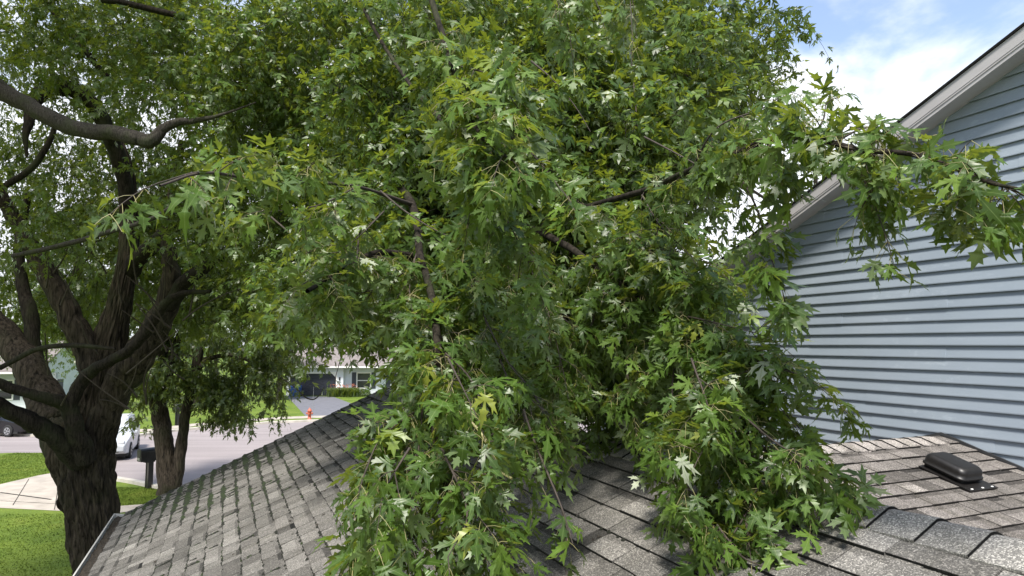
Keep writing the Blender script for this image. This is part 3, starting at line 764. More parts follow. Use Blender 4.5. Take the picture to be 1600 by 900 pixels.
def sprays(org_, dirs, length, droop, K, rg, size, size_sd=0.22, side=0.35, pet=0.045, taper=True):
    """leafy shoots: origin, direction and length of each; opposite pairs of leaves at K nodes"""
    B = len(org_); t = (np.arange(K) + 1.0) / K
    t = 0.12 + 0.88 * t
    dn = np.array([0, 0, -1.0])
    P = org_[:, None] + dirs[:, None] * (length[:, None] * t[None])[..., None] + dn * (droop * length[:, None] * (t[None] ** 2))[..., None]
    T = nrm(dirs[:, None] + dn * (2 * droop * t[None])[..., None])
    sd = nrm(np.cross(T, nrm(rg.normal(0, 1, (B, 1, 3)) + np.array([0, 0, 1.5]))))
    rot = (np.arange(K) % 2)[None, :, None]
    up = np.cross(sd, T); sdk = nrm(sd * (1 - rot * 0.6) + up * rot * 0.7)
    pos = []; yd = []; base = []
    for s_ in (1, -1):
        d = nrm(sdk * s_ + T * 0.55 + dn * 0.25 + rg.normal(0, 0.3, P.shape))
        pl = pet * rg.uniform(0.5, 1.4, (B, K, 1))
        q = P + d * pl + dn * pl * 0.3
        y_ = nrm(d * 0.8 + dn * rg.uniform(-0.1, 1.0, (B, K, 1)) + rg.normal(0, 0.25, P.shape))
        pos.append(q.reshape(-1, 3)); yd.append(y_.reshape(-1, 3)); base.append(P.reshape(-1, 3))
    pos, yd, base = np.concatenate(pos), np.concatenate(yd), np.concatenate(base)
    n = len(pos); zh = nrm(np.array([0, 0, 1.0]) + rg.normal(0, 0.38, (n, 3)))
    sz = size * np.clip(rg.normal(1, size_sd, n), 0.5, 1.5)
    if taper:
        tt = np.tile(np.tile(t, B), 2); sz *= (1.1 - 0.35 * tt)
    keep = rg.uniform(0, 1, n) < 0.88
    tw = np.concatenate([org_[:, None], P], 1)
    return pos[keep], yd[keep], zh[keep], sz[keep], tw, base[keep]
def twig_mesh(tw, r0, r1, seg=3):
    B, K, _ = tw.shape
    T = nrm(np.gradient(tw, axis=1)); U = nrm(np.cross(T, np.array([0.31, 0.9, 0.13]))); Vv = np.cross(T, U)
    r = np.linspace(r0, r1, K)[None, :, None, None]; th = np.arange(seg) * 2 * np.pi / seg
    V = tw[:, :, None] + r * (U[:, :, None] * np.cos(th)[None, None, :, None] + Vv[:, :, None] * np.sin(th)[None, None, :, None])
    idx = np.arange(B * K * seg).reshape(B, K, seg); a = idx[:, :-1]; b_ = idx[:, 1:]
    f = np.stack([a, np.roll(a, -1, 2), np.roll(b_, -1, 2), b_], -1).reshape(-1, 4)
    return V.reshape(-1, 3), f

# ---- the big silver maple beside the house
maple = thing('silver_maple', 'huge dark trunked silver maple whose leafy boughs hang over the shingle roof', 'tree', (W(150, 900, 11.2)[0], 11.2, 0))
def pix(L): return np.array([W(a, b_, d) for a, b_, d, r in L]), [r * d / 1030.0 for a, b_, d, r in L]
# trunk
base = maple.location
P, r_ = pix([(178, 1060, 11.2, 60), (166, 980, 11.2, 43), (158, 900, 11.2, 37), (147, 820, 11.2, 36), (134, 750, 11.2, 39), (130, 705, 11.2, 42), (145, 660, 11.2, 36), (157, 612, 11.2, 30), (167, 560, 11.2, 26), (178, 510, 11.2, 21), (190, 455, 11.2, 17), (200, 400, 11.2, 14), (202, 330, 11.2, 13.5), (196, 270, 11.1, 12), (178, 215, 11.0, 11)])
v, f = tube(P, [q * 0.93 for q in r_], 150, 0.10, 0.20, 16, 1)
local(mesh_obj('trunk', v, f, M['bark'], smooth=True), maple)
limbs = [
    # left fork, heavy
    ([(156, 600, 11.1, 22), (135, 545, 11.0, 21), (112, 500, 10.9, 20), (82, 445, 10.8, 18), (55, 395, 10.7, 16), (28, 350, 10.6, 13), (-10, 290, 10.4, 11), (-70, 190, 10.2, 8)], 'bark'),
    # far left stem
    ([(134, 790, 11.25, 20), (112, 725, 11.3, 32), (90, 672, 11.5, 33), (68, 618, 11.8, 29), (40, 565, 12.0, 24), (0, 515, 12.2, 21), (-50, 460, 12.4, 18), (-140, 360, 12.6, 12)], 'bark'),
    ([(62, 590, 12.3, 14), (52, 540, 12.3, 13), (47, 490, 12.3, 12), (35, 445, 12.3, 10), (30, 380, 12.3, 8), (45, 300, 12.4, 6)], 'bark_limb'),
    # low left
    ([(125, 720, 10.9, 22), (95, 690, 10.6, 18), (55, 662, 10.3, 15), (10, 640, 10.0, 13), (-50, 610, 9.6, 12), (-140, 590, 9.2, 9)], 'bark_limb'),
    # arm crossing in front
    ([(135, 720, 10.8, 16), (118, 670, 10.6, 15), (106, 635, 10.5, 13), (70, 622, 10.2, 10), (30, 610, 10.0, 8.5), (-10, 595, 9.8, 8), (-80, 560, 9.5, 6)], 'bark_limb'),
    ([(106, 640, 10.5, 12), (125, 600, 10.5, 11), (150, 575, 10.4, 9.5), (185, 558, 10.3, 9), (215, 535, 10.2, 8.5), (240, 500, 10.1, 9), (262, 470, 10.0, 7), (290, 458, 9.9, 5), (330, 455, 9.8, 3)], 'bark_limb'),
    # right limb
    ([(158, 660, 11.2, 28), (184, 605, 11.1, 26), (215, 560, 11.0, 25), (243, 515, 10.9, 23), (262, 470, 10.8, 19), (268, 420, 10.7, 14), (262, 370, 10.6, 10), (270, 300, 10.5, 8), (285, 220, 10.4, 6)], 'bark'),
    ([(262, 480, 10.8, 14), (290, 440, 10.6, 12), (330, 410, 10.3, 11), (370, 385, 10.0, 10), (410, 358, 9.6, 10), (455, 335, 9.2, 10), (510, 305, 8.6, 9.5), (570, 288, 8.0, 9), (630, 292, 7.2, 9)], 'bark_limb'),
    ([(200, 425, 11.2, 15), (225, 395, 11.0, 14), (255, 370, 10.8, 13), (285, 350, 10.6, 12), (310, 335, 10.4, 10), (345, 290, 10.2, 8), (390, 230, 9.9, 6), (440, 150, 9.6, 5)], 'bark_limb'),
    # the arching limb
    ([(200, 320, 11.1, 13), (190, 262, 10.9, 13), (172, 215, 10.7, 13.5), (150, 170, 10.5, 14), (118, 142, 10.3, 14), (82, 138, 10.1, 14), (55, 155, 9.9, 13), (46, 185, 9.7, 9), (40, 215, 9.6, 5), (42, 245, 9.6, 2)], 'bark_limb'),
    # pale limb nearer
    ([(-80, 70, 7.6, 17), (-20, 125, 7.5, 16), (30, 158, 7.4, 15.5), (75, 182, 7.3, 15), (125, 202, 7.2, 15), (175, 208, 7.1, 14), (215, 216, 7.0, 13), (238, 220, 7.0, 12), (255, 202, 7.0, 9), (278, 191, 7.0, 7), (310, 188, 7.0, 4.5), (350, 178, 6.9, 2.5), (400, 160, 6.8, 1)], 'bark_pale'),
    # upper centre
    ([(485, 143, 6.6, 5), (520, 136, 6.6, 6.5), (560, 144, 6.5, 7), (600, 148, 6.4, 7), (640, 141, 6.2, 7.5), (662, 143, 6.0, 8), (690, 165, 5.6, 8), (740, 200, 5.0, 8), (800, 240, 4.8, 7), (870, 300, 4.6, 6)], 'bark_limb'),
    ([(630, 292, 7.2, 8), (700, 240, 6.4, 8), (760, 170, 6.2, 6), (820, 100, 6.2, 5), (880, 20, 6.2, 4), (930, -60, 6.2, 5)], 'bark_limb'),
    ([(560, 220, 6.2, 4), (585, 245, 5.8, 5), (612, 275, 5.2, 6), (640, 312, 4.6, 6.5), (652, 350, 4.2, 6.5), (656, 400, 3.8, 6), (672, 450, 3.5, 6), (682, 520, 3.2, 6.5), (684, 600, 3.0, 6.5), (680, 680, 2.85, 5.5), (700, 770, 2.7, 4), (725, 840, 2.6, 3)], 'bark_limb'),
    ([(860, 265, 6.5, 3), (910, 190, 6.5, 4), (950, 135, 6.5, 5), (985, 120, 6.5, 5.5), (1030, 112, 6.4, 6), (1062, 112, 6.3, 6), (1082, 128, 6.2, 6), (1098, 160, 6.1, 5), (1108, 205, 6.0, 3.5)], 'bark_limb'),
    ([(700, 330, 4.8, 7), (770, 345, 4.6, 6.5), (825, 357, 4.4, 6), (870, 376, 4.2, 6), (912, 402, 4.0, 5.5), (980, 450, 3.7, 5.5), (1050, 505, 3.4, 5), (1110, 580, 3.1, 4.5), (1170, 680, 2.9, 4), (1240, 725, 2.75, 3), (1300, 742, 2.65, 2)], 'bark_limb'),
    ([(890, 330, 4.6, 5), (1000, 300, 3.6, 5), (1080, 265, 3.0, 5), (1140, 245, 2.7, 5), (1200, 218, 2.5, 5), (1270, 217, 2.3, 4.5), (1350, 235, 2.1, 4.5), (1420, 240, 2.0, 4), (1490, 262, 1.9, 3.5), (1545, 285, 1.8, 3), (1620, 300, 1.75, 2)], 'bark_limb'),
    ([(545, -30, 5.5, 3), (590, 55, 5.0, 3), (625, 110, 4.6, 3), (655, 150, 4.3, 3), (700, 200, 3.8, 4), (735, 260, 3.4, 3)], 'bark_limb'),
    ([(665, -30, 3.6, 5), (690, 50, 3.3, 5), (705, 100, 3.1, 5), (725, 150, 2.9, 4), (750, 210, 2.6, 3), (800, 250, 2.4, 2)], 'bark_limb'),
    ([(645, 320, 4.5, 4), (560, 292, 3.6, 2.6), (480, 285, 2.9, 2.6), (400, 280, 2.4, 2.5), (320, 270, 2.1, 2.4), (250, 290, 1.9, 2)], 'twig'),
    ([(650, 400, 4.2, 5), (590, 395, 3.8, 5), (540, 420, 3.4, 4.5), (480, 455, 2.9, 3.5)], 'bark_limb'),
    ([(890, 585, 4.2, 2), (915, 608, 4.0, 4), (945, 640, 3.8, 4), (985, 690, 3.6, 3), (1010, 740, 3.4, 2)], 'bark_limb'),
    ([(720, 645, 2.7, 2.2), (748, 672, 2.65, 2.4), (768, 705, 2.6, 2.4), (780, 735, 2.55, 2.2), (800, 748, 2.5, 2)], 'petiole'),
    ([(818, 640, 2.9, 1.8), (835, 690, 2.8, 1.8), (860, 750, 2.7, 1.6), (880, 800, 2.6, 1.3), (895, 850, 2.55, 0.9)], 'twig'),
    ([(20, 400, 8.0, 3.5), (90, 385, 7.8, 4), (160, 365, 7.4, 4), (240, 340, 7.0, 3.5), (300, 300, 6.5, 3)], 'bark_pale'),
    ([(0, 575, 9.0, 4), (60, 545, 9.0, 4), (120, 540, 9.0, 3.5), (180, 545, 9.0, 2.5)], 'bark_limb'),
    ([(60, -10, 9, 4), (110, 50, 9, 4.5), (150, 100, 9, 4.5), (172, 125, 9, 4)], 'bark_limb'),
    ([(160, 0, 8, 5), (200, 5, 8, 5), (260, 20, 8, 5), (330, 40, 8, 4)], 'bark_limb'),
    ([(525, 440, 6, 3), (560, 470, 6, 4), (600, 500, 6, 3.5), (630, 515, 6, 3)], 'bark_limb'),
    ([(10, 290, 9.5, 5), (50, 262, 9.5, 5), (75, 225, 9.5, 4.5), (85, 200, 9.5, 4)], 'bark_limb'),
]
for i, (L, mt) in enumerate(limbs):
    P, r_ = pix(L)
    big = max(q[3] for q in L) > 9
    if big: r_ = [q * 0.86 for q in r_]
    v, f = tube(P, r_, 28 if big else 10, 0.12 if big else 0.0, 0.10 if big else 0, 8 if big else 6, 10 + i, 0.25)
    local(mesh_obj('limb', v, f, M[mt], smooth=True), maple)

# knots and thin curling dead shoots near the fork
rg0 = np.random.RandomState(77)
sh = []
for i in range(30):
    x0, y0 = rg0.uniform(60, 300), rg0.uniform(420, 640); d = rg0.uniform(9.3, 10.6)
    a = rg0.uniform(-2.6, -0.5); l = rg0.uniform(40, 110); cv = rg0.normal(0, 0.35)
    pts = []; x, y = x0, y0
    for k in range(5): pts.append((x, y, d - 0.1 * k, 1.5 - 0.2 * k)); x += l / 4 * math.cos(a); y += l / 4 * math.sin(a); a += cv * 0.4
    P, r_ = pix(pts); sh.append(tube(P, r_, 5, sub=4))
for i in range(16):
    x0, y0 = rg0.uniform(420, 1150), rg0.uniform(-10, 420); d = rg0.uniform(3.6, 6.5)
    a = rg0.uniform(0.2, 2.4); l = rg0.uniform(80, 240); cv = rg0.normal(0, 0.15); pts = []; x, y = x0, y0
    for k in range(5): pts.append((x, y, d - 0.1 * k, 1.7 - 0.3 * k)); x += l / 4 * math.cos(a); y += l / 4 * math.sin(a); a += cv * 0.4
    P, r_ = pix(pts); sh.append(tube(P, r_, 5, sub=4))
for v, f in sh: local(mesh_obj('dead_shoot', v, f, M['twig'], smooth=True), maple)
# the thin curved shoot that hangs before the far garage
P, r_ = pix([(440, 590, 9, 1.0), (462, 606, 9, 1.1), (476, 620, 9, 1.1), (490, 624, 9, 1.1), (500, 616, 9, 0.8), (507, 604, 9, .6)])
v, f = tube(P, r_, 5, sub=6); local(mesh_obj('hanging_shoot', v, f, M['twig'], smooth=True), maple)

# near boughs: side shoots along hand laid stems
def bough(name, stems, per_m, size, seed, shape=LEAF_HI, K=5, ln=(0.08, 0.25), spread=0.9, stemr=True, droop=0.5, mat='leaf', bright=0.0, pale=0.0):
    rg = np.random.RandomState(seed); O = []; D = []; st = []
    for L in stems:
        P = catmull(np.array([W(a, b_, d) for a, b_, d in L]), 8)
        seg = np.linalg.norm(np.diff(P, axis=0), axis=1); tot = seg.sum(); n = max(3, int(per_m * tot))
        cs = np.concatenate([[0], np.cumsum(seg)]) / tot
        t = np.sort(rg.uniform(0.02, 1.0, n)); Q = np.stack([np.interp(t, cs, P[:, k]) for k in range(3)], 1)
        T = nrm(np.stack([np.interp(t, cs, np.gradient(P[:, k])) for k in range(3)], 1))
        d = nrm(T * rg.uniform(0.0, 0.9, (n, 1)) + rg.normal(0, spread, (n, 3)) + np.array([0, -0.1, -0.1]))
        O.append(Q); D.append(d)
        O.append(P[-1:]); D.append(T[-1:])
        k = len(P); st.append(tube(P[::2], np.linspace(0.0055, 0.002, len(P[::2])) * (size / 0.1), 6, sub=2))
    O = np.concatenate(O); D = np.concatenate(D); ln_ = rg.uniform(ln[0], ln[1], len(O))
    pos, yd, zh, sz, tw, bs = sprays(O, D, ln_, droop, K, rg, size, pet=0.05)
    par = thing_part(name, maple)
    sh = np.minimum(rg.beta(2, 2.6, len(pos)) * 0.85 + bright, 0.93)
    u_ = rg.uniform(0, 1, len(pos)); sh[u_ < 0.03] = 0.95; sh[u_ < 0.012] = 1.0
    # young leaves at the tips are yellower
    pt = np.stack([bs, (bs + pos) / 2 + np.array([0, 0, 0.004]), pos], 1)
    o = leaves_mesh('leaves', pos, yd, zh, sz, shape, M[mat], None, rg, sh, twig_mesh(pt, 0.0012, 0.0009)); o.parent = par
    v1, f1 = twig_mesh(tw, 0.0026, 0.0010)
    sv, sf = join(st); v_, f_ = join([(v1, f1), (sv, sf)])
    o = mesh_obj('twigs', v_, f_, M['twig']); o.parent = par
    return par
def thing_part(name, parent):
    o = bpy.data.objects.new(name, None); COL.objects.link(o); o.empty_display_size = 0.1
    local(o, parent)
    return o
LS = 0.094
bough('hanging_bough', [
    [(672, 450, 3.5), (684, 560, 3.1), (682, 680, 2.85), (705, 790, 2.65), (700, 880, 2.55)],
    [(684, 560, 3.2), (655, 630, 3.0), (610, 710, 2.8), (580, 790, 2.65), (590, 880, 2.5)],
    [(684, 620, 3.0), (600, 680, 2.7), (570, 740, 2.6)],
    [(660, 640, 2.9), (650, 740, 2.7), (640, 830, 2.6), (660, 900, 2.5)],
    [(684, 540, 3.1), (740, 600, 2.9), (760, 690, 2.75), (750, 790, 2.6), (790, 880, 2.5)],
    [(655, 380, 3.9), (640, 450, 3.6), (655, 530, 3.3)],
    [(720, 400, 3.7), (750, 480, 3.4), (790, 560, 3.1), (830, 610, 3.0), (850, 650, 2.9)],
    [(700, 560, 2.6), (740, 640, 2.5)],
    [(690, 700, 2.6), (730, 800, 2.4), (700, 870, 2.3)],
    [(640, 700, 2.5), (590, 780, 2.35)],
], 17, LS, 101)
bough('hanging_bough', [
    [(780, 560, 3.2), (835, 690, 2.9), (865, 760, 2.75), (885, 820, 2.65), (880, 880, 2.6)],
    [(800, 600, 3.0), (850, 640, 2.9)],
], 9, LS * 0.9, 107, ln=(0.10, 0.26), K=5)
bough('hanging_bough', [
    [(912, 402, 4.0), (980, 450, 3.7), (1050, 505, 3.4), (1110, 580, 3.1), (1170, 680, 2.9), (1230, 715, 2.75), (1270, 730, 2.65)],
    [(1050, 505, 3.4), (1120, 540, 3.1), (1200, 570, 2.9), (1245, 585, 2.8)],
    [(1160, 550, 3.0), (1210, 570, 2.9), (1260, 590, 2.8)],
    [(1230, 710, 2.8), (1250, 725, 2.7), (1285, 738, 2.65)],
    [(1050, 490, 3.3), (1100, 500, 3.1), (1180, 520, 3.0)],
    [(1110, 580, 3.1), (1190, 610, 2.95), (1230, 650, 2.9)],
    [(1060, 520, 3.4), (1050, 620, 3.2), (1060, 720, 3.0), (1090, 800, 2.85), (1080, 880, 2.7)],
    [(1120, 600, 3.1), (1150, 700, 2.9), (1160, 800, 2.75), (1200, 880, 2.6)],
    [(1170, 680, 2.9), (1180, 770, 2.8), (1140, 850, 2.65), (1160, 900, 2.6)],
    [(1000, 460, 3.6), (980, 560, 3.5), (990, 640, 3.4)],
    [(950, 430, 3.8), (920, 520, 3.7), (900, 600, 3.6)],
    [(1020, 400, 3.5), (1070, 430, 3.3), (1100, 470, 3.2)],
    [(1080, 560, 3.0), (1110, 660, 2.75), (1080, 740, 2.65)],
    [(1150, 640, 2.8), (1210, 690, 2.65), (1255, 715, 2.6)],
    [(1120, 820, 2.7), (1160, 870, 2.6), (1210, 890, 2.5)],
], 21, LS, 103)
bough('side_bough', [
    [(1000, 300, 3.6), (1080, 265, 3.0), (1140, 245, 2.7), (1200, 218, 2.5), (1270, 217, 2.3), (1350, 235, 2.1)],
    [(1080, 265, 3.0), (1120, 200, 2.8), (1190, 170, 2.7), (1220, 150, 2.6)],
    [(1140, 250, 2.7), (1180, 320, 2.6), (1200, 390, 2.55), (1215, 430, 2.5)],
    [(1200, 225, 2.5), (1225, 260, 2.45)],
    [(1260, 225, 2.3), (1285, 190, 2.3), (1290, 165, 2.3)],
], 17, LS * 0.95, 104, ln=(0.06, 0.16), K=4)
bough('side_bough', [
    [(1320, 230, 2.15), (1350, 235, 2.1), (1420, 240, 2.0), (1490, 262, 1.9), (1545, 285, 1.8), (1620, 300, 1.75)],
    [(1480, 258, 1.92), (1545, 285, 1.8), (1620, 300, 1.75)],
    [(1540, 280, 1.85), (1590, 300, 1.8), (1640, 330, 1.78)],
    [(1440, 245, 2.0), (1470, 300, 1.98)],
    [(1330, 235, 2.1), (1350, 280, 2.1), (1370, 330, 2.08), (1378, 352, 2.05)],
    [(1300, 225, 2.2), (1350, 200, 2.15), (1400, 200, 2.1)],
], 24, LS * 0.85, 105, ln=(0.05, 0.13), K=3, spread=0.8, droop=0.35)
bough('front_bough', [
    [(690, 50, 3.3), (705, 100, 3.1), (725, 150, 2.9), (750, 210, 2.6), (800, 250, 2.4)],
    [(705, 100, 3.1), (770, 120, 2.8), (810, 170, 2.6)],
    [(740, 180, 2.7), (820, 230, 2.5), (880, 300, 2.4)],
    [(735, 260, 3.2), (790, 340, 2.9), (830, 420, 2.8)],
    [(760, 220, 2.8), (740, 300, 2.7)],
], 20, LS, 106, bright=0.10)
bough('front_bough', [
    [(480, 285, 2.9), (400, 280, 2.5), (320, 268, 2.2), (250, 285, 2.0)],
    [(560, 290, 3.4), (500, 320, 3.1), (430, 330, 2.9)],
], 13, LS, 108, ln=(0.1, 0.24), K=4, spread=0.6, droop=0.25, bright=0.08)
bough('front_bough', [
    [(590, 395, 3.8), (540, 420, 3.4), (480, 440, 3.0)],
    [(600, 330, 3.8), (560, 370, 3.5), (520, 400, 3.3)],
    [(640, 420, 3.8), (590, 450, 3.5), (530, 465, 3.3)],
], 15, LS * 0.9, 109, ln=(0.12, 0.3), K=5)
bough('front_bough', [
    [(860, -40, 2.9), (880, 10, 2.8)], [(900, -50, 2.8), (930, 0, 2.8)], [(980, -50, 2.7), (985, 5, 2.6)],
], 12, LS * 0.9, 110, ln=(0.08, 0.2), K=4, droop=0.9)
bough('front_bough', [
    [(912, 402, 4.0), (960, 400, 3.7), (1030, 390, 3.5), (1090, 400, 3.3)],
    [(880, 300, 4.4), (940, 340, 4.0), (1000, 370, 3.7)],
    [(1000, 300, 3.7), (1030, 350, 3.5), (1070, 390, 3.3)],
    [(830, 420, 3.8), (860, 500, 3.6), (880, 580, 3.5)],
    [(780, 350, 4.2), (820, 450, 3.9), (800, 520, 3.7)],
], 19, LS, 111, ln=(0.15, 0.4))

# mid and far crown: clumps of shoots round the limbs
def crown(name, blobs, shape, mat, K, ln, seed, size, droop=0.55, r0=0.003, parent=None, clump=0.42, floor=None):
    """blobs: (px, py, depth, rx px, ry px, rdepth m, clumps, shoots per clump)"""
    rg = np.random.RandomState(seed); O = []; D = []
    for (cx, cy, d, rx, ry, rd, nc, ns) in blobs:
        q = nrm(rg.normal(0, 1, (nc, 3))) * (rg.uniform(0, 1, (nc, 1)) ** 0.4)
        for a in q:
            dd = d + a[1] * rd; c = W(cx + a[0] * rx, cy - a[2] * ry, dd)
            cr = clump * rg.uniform(0.6, 1.3)
            k = max(2, int(ns * rg.uniform(0.5, 1.4)))
            e = nrm(rg.normal(0, 1, (k, 3)))
            O.append(c + e * cr * rg.uniform(0.1, 0.8, (k, 1)) * np.array([1, 1, 0.6])); D.append(nrm(e + np.array([0, 0, 0.1]) + rg.normal(0, 0.3, (k, 3))))
    O = np.concatenate(O); D = np.concatenate(D); L = rg.uniform(ln[0], ln[1], len(O))
    pos, yd, zh, sz, tw, bs = sprays(O, D, L, droop, K, rg, size, pet=0.05)
    if floor is not None:                 # the crown has a lifted lower edge
        k_ = pos[:, 2] > floor + rg.uniform(-0.12, 0.25, len(pos)); pos, yd, zh, sz = pos[k_], yd[k_], zh[k_], sz[k_]
        tw = tw[tw[:, -1, 2] > floor]
    leaves_mesh(name, pos, yd, zh, sz, shape, M[mat], parent, rg)
    v, f = twig_mesh(tw[:, ::2], r0, 0.0012); local(mesh_obj(name + '_twigs', v, f, M['bark_limb']), parent)
    return len(pos)
cnt = 0
cnt += crown('crown', [
    (760, 120, 5.8, 230, 190, 1.0, 70, 13),
    (980, 120, 6.0, 190, 160, 1.1, 62, 13),
    (1110, 80, 6.2, 80, 110, 0.9, 19, 11),
    (1190, 60, 6.6, 45, 60, 0.5, 6, 8),
    (1040, 230, 5.0, 80, 100, 0.8, 20, 11),
    (880, 270, 5.0, 190, 140, 0.8, 60, 13),
    (700, 330, 5.2, 160, 160, 0.9, 55, 12),
    (900, 430, 4.9, 180, 150, 0.7, 55, 13),
    (1000, 480, 4.6, 75, 120, 0.6, 22, 12),
    (780, 510, 4.7, 130, 120, 0.7, 36, 12),
    (560, 420, 6.0, 120, 110, 0.9, 30, 11),
    (960, 600, 4.4, 60, 50, 0.4, 7, 9),
    (1090, 660, 4.0, 60, 50, 0.3, 4, 8),
], LEAF_LO, 'leaf_mid', 6, (0.16, 0.42), 201, 0.086, parent=maple)
cnt += crown('upper_crown', [
    (430, 90, 8.0, 210, 130, 1.4, 48, 13),
    (250, 60, 8.6, 170, 90, 1.3, 22, 12),
    (430, 270, 8.4, 150, 130, 1.4, 34, 13),
    (560, 260, 7.6, 130, 160, 1.2, 30, 13),
    (330, 330, 9.0, 120, 100, 1.2, 24, 12),
    (500, 430, 7.8, 100, 90, 1.0, 22, 12),
    (130, 60, 9.4, 120, 70, 1.2, 16, 12),
    (60, 330, 9.6, 90, 70, 1.2, 9, 10),
    (600, 20, 7.2, 160, 80, 1.2, 26, 12),
    (880, 40, 7.6, 200, 90, 1.2, 34, 12),
    (1090, 150, 7.6, 80, 110, 1.2, 20, 12),
], LEAF_LO, 'leaf_mid', 6, (0.2, 0.5), 202, 0.088, parent=maple, clump=0.55, floor=5.0)
cnt += crown('far_crown', [
    (100, 100, 14.0, 280, 160, 2.4, 52, 16),
    (350, 150, 14.5, 230, 180, 2.4, 40, 16),
    (110, 330, 14.0, 220, 140, 2.2, 54, 16),
    (330, 380, 14.5, 200, 130, 2.2, 70, 16),
    (600, 250, 14.0, 200, 220, 2.2, 48, 16),
    (60, 480, 15.0, 160, 90, 2.0, 34, 15),
    (850, 250, 13.0, 250, 260, 2.2, 100, 16),
    (1030, 150, 12.0, 140, 140, 2.0, 52, 15),
    (420, 480, 14.0, 130, 60, 1.6, 28, 14),
    (620, 480, 13.0, 110, 70, 1.6, 26, 14),
], LEAF_TI, 'leaf_far', 6, (0.3, 0.8), 203, 0.118, droop=0.32, parent=maple, clump=0.85, r0=0.006, floor=5.05)
# unseen canopy above and behind the view, added to shade trunk and left roof
def canopy(name, spheres, seed, size):
    rg = np.random.RandomState(seed); O = []; D = []
    for (c, r, n) in spheres:
        k = n // 10; cc = np.array(c) + nrm(rg.normal(0, 1, (k, 3))) * (rg.uniform(0, 1, (k, 1)) ** 0.45) * np.array(r)
        for q in cc:
            e = nrm(rg.normal(0, 1, (10, 3))); O.append(q + e * 0.5 * rg.uniform(0.1, 1, (10, 1))); D.append(e)
    O = np.concatenate(O); D = np.concatenate(D)
    pos, yd, zh, sz, tw, bs = sprays(O, D, rg.uniform(0.3, 0.8, len(O)), 0.5, 5, rg, size)
    leaves_mesh(name, pos, yd, zh, sz, LEAF_TI, M['leaf_far'], maple, rg)
    return len(pos)
cnt += canopy('shade_crown', [((-8.0, 11.5, 15.5), (6.5, 5.5, 3.8), 2600), ((-2.0, 9.5, 12.8), (5.0, 3.2, 1.9), 1000), ((-11, 8.0, 11.5), (3.0, 3.5, 3.5), 700), ((-8.0, 5.2, 11.2), (4.2, 3.2, 2.4), 1700), ((-11.5, 3.5, 12.5), (3.5, 3.0, 2.5), 700)], 301, 0.15)
print('maple leaves', cnt, file=sys.stderr)

# ---- generic tree with its own crown
def tree(name, label, loc, stems, blobs, seed, size, mat, bark='bark_limb', shape=LEAF_TI, K=5, ln=(0.4, 1.0), clump=0.9, group=None, lkeep=None):
    t = thing(name, label, 'tree', loc, 0, group); rg = np.random.RandomState(seed)
    parts = [tube(np.array(P), r, 16, 0.10, 0.10, 6, seed + i, 0.3) for i, (P, r) in enumerate(stems)]
    v, f = join(parts); o = mesh_obj('trunk', v, f, M[bark], smooth=True); o.parent = t
    O = []; D = []
    for (c, r, nc, ns) in blobs:
        q = np.array(c) + nrm(rg.normal(0, 1, (nc, 3))) * (rg.uniform(0, 1, (nc, 1)) ** 0.4) * np.array(r)
        for a in q:
            k = max(2, int(ns * rg.uniform(0.5, 1.5))); e = nrm(rg.normal(0, 1, (k, 3)))
            O.append(a + e * clump * rg.uniform(0.1, 0.9, (k, 1)) * np.array([1, 1, 0.6])); D.append(e)
    O = np.concatenate(O); D = np.concatenate(D)
    pos, yd, zh, sz, tw, bs = sprays(O, D, rg.uniform(ln[0], ln[1], len(O)), 0.28, K, rg, size)
    if lkeep is not None:
        k_ = lkeep(pos + np.array(loc)); pos, yd, zh, sz = pos[k_], yd[k_], zh[k_], sz[k_]
    o = leaves_mesh('crown', pos, yd, zh, sz, shape, M[mat], None, rg); o.parent = t
    return t
def rel(px, py, d, o): return W(px, py, d) - np.array(o)
# twin stemmed tree by the road
T2 = np.array([*(G(262, 772)[:2]), 0.0]); dT = T2[1]
def rl(px, py, dd=0): return rel(px, py, dT + dd, T2)
tree('twin_stem_tree', 'medium tree with two dark stems standing by the road beside the black mailbox', tuple(T2), [
    ([rl(266, 785), rl(262, 740), rl(256, 690), rl(249, 645), rl(246, 600), rl(252, 550), rl(270, 490), rl(262, 420), rl(240, 340)], [0.40, 0.33, 0.29, 0.27, 0.25, 0.20, 0.14, 0.10, 0.05]),
    ([rl(272, 770), rl(279, 725), rl(285, 680), rl(293, 635), rl(305, 580), rl(314, 535), rl(335, 480), rl(365, 420), rl(400, 340)], [0.22, 0.20, 0.17, 0.165, 0.16, 0.15, 0.12, 0.09, 0.05]),
    ([rl(249, 640), rl(262, 590), rl(275, 540), rl(290, 500), rl(300, 440)], [0.2, 0.16, 0.13, 0.1, 0.05]),
    ([rl(305, 580), rl(330, 560), rl(365, 555), rl(400, 570)], [0.1, 0.08, 0.06, 0.03]),
], [
    (rl(270, 480), (3.0, 2.2, 2.2), 44, 15), (rl(350, 480), (2.4, 2.0, 2.4), 34, 14), (rl(265, 590), (1.3, 1.3, 0.6), 17, 12), (rl(345, 600), (1.0, 1.0, 0.7), 16, 13),
    (rl(365, 645), (0.9, 0.9, 0.35), 8, 9), (rl(195, 600), (0.9, 1.0, 0.8), 9, 10), (rl(215, 655), (0.25, 0.4, 0.25), 2, 7), (rl(415, 560), (1.0, 1.0, 1.0), 12, 12), (rl(428, 625), (0.35, 0.4, 0.75), 5, 9), (rl(400, 400), (2.5, 2, 2), 22, 14), (rl(200, 420), (2.5, 2, 2), 22, 14),
    (rl(490, 500), (1.4, 1.0, 0.35), 7, 9), (rl(465, 505), (1.0, 1.0, 0.5), 7, 10),
], 401, 0.175, 'leaf_dark', bark='bark', ln=(0.25, 0.6), clump=0.5)
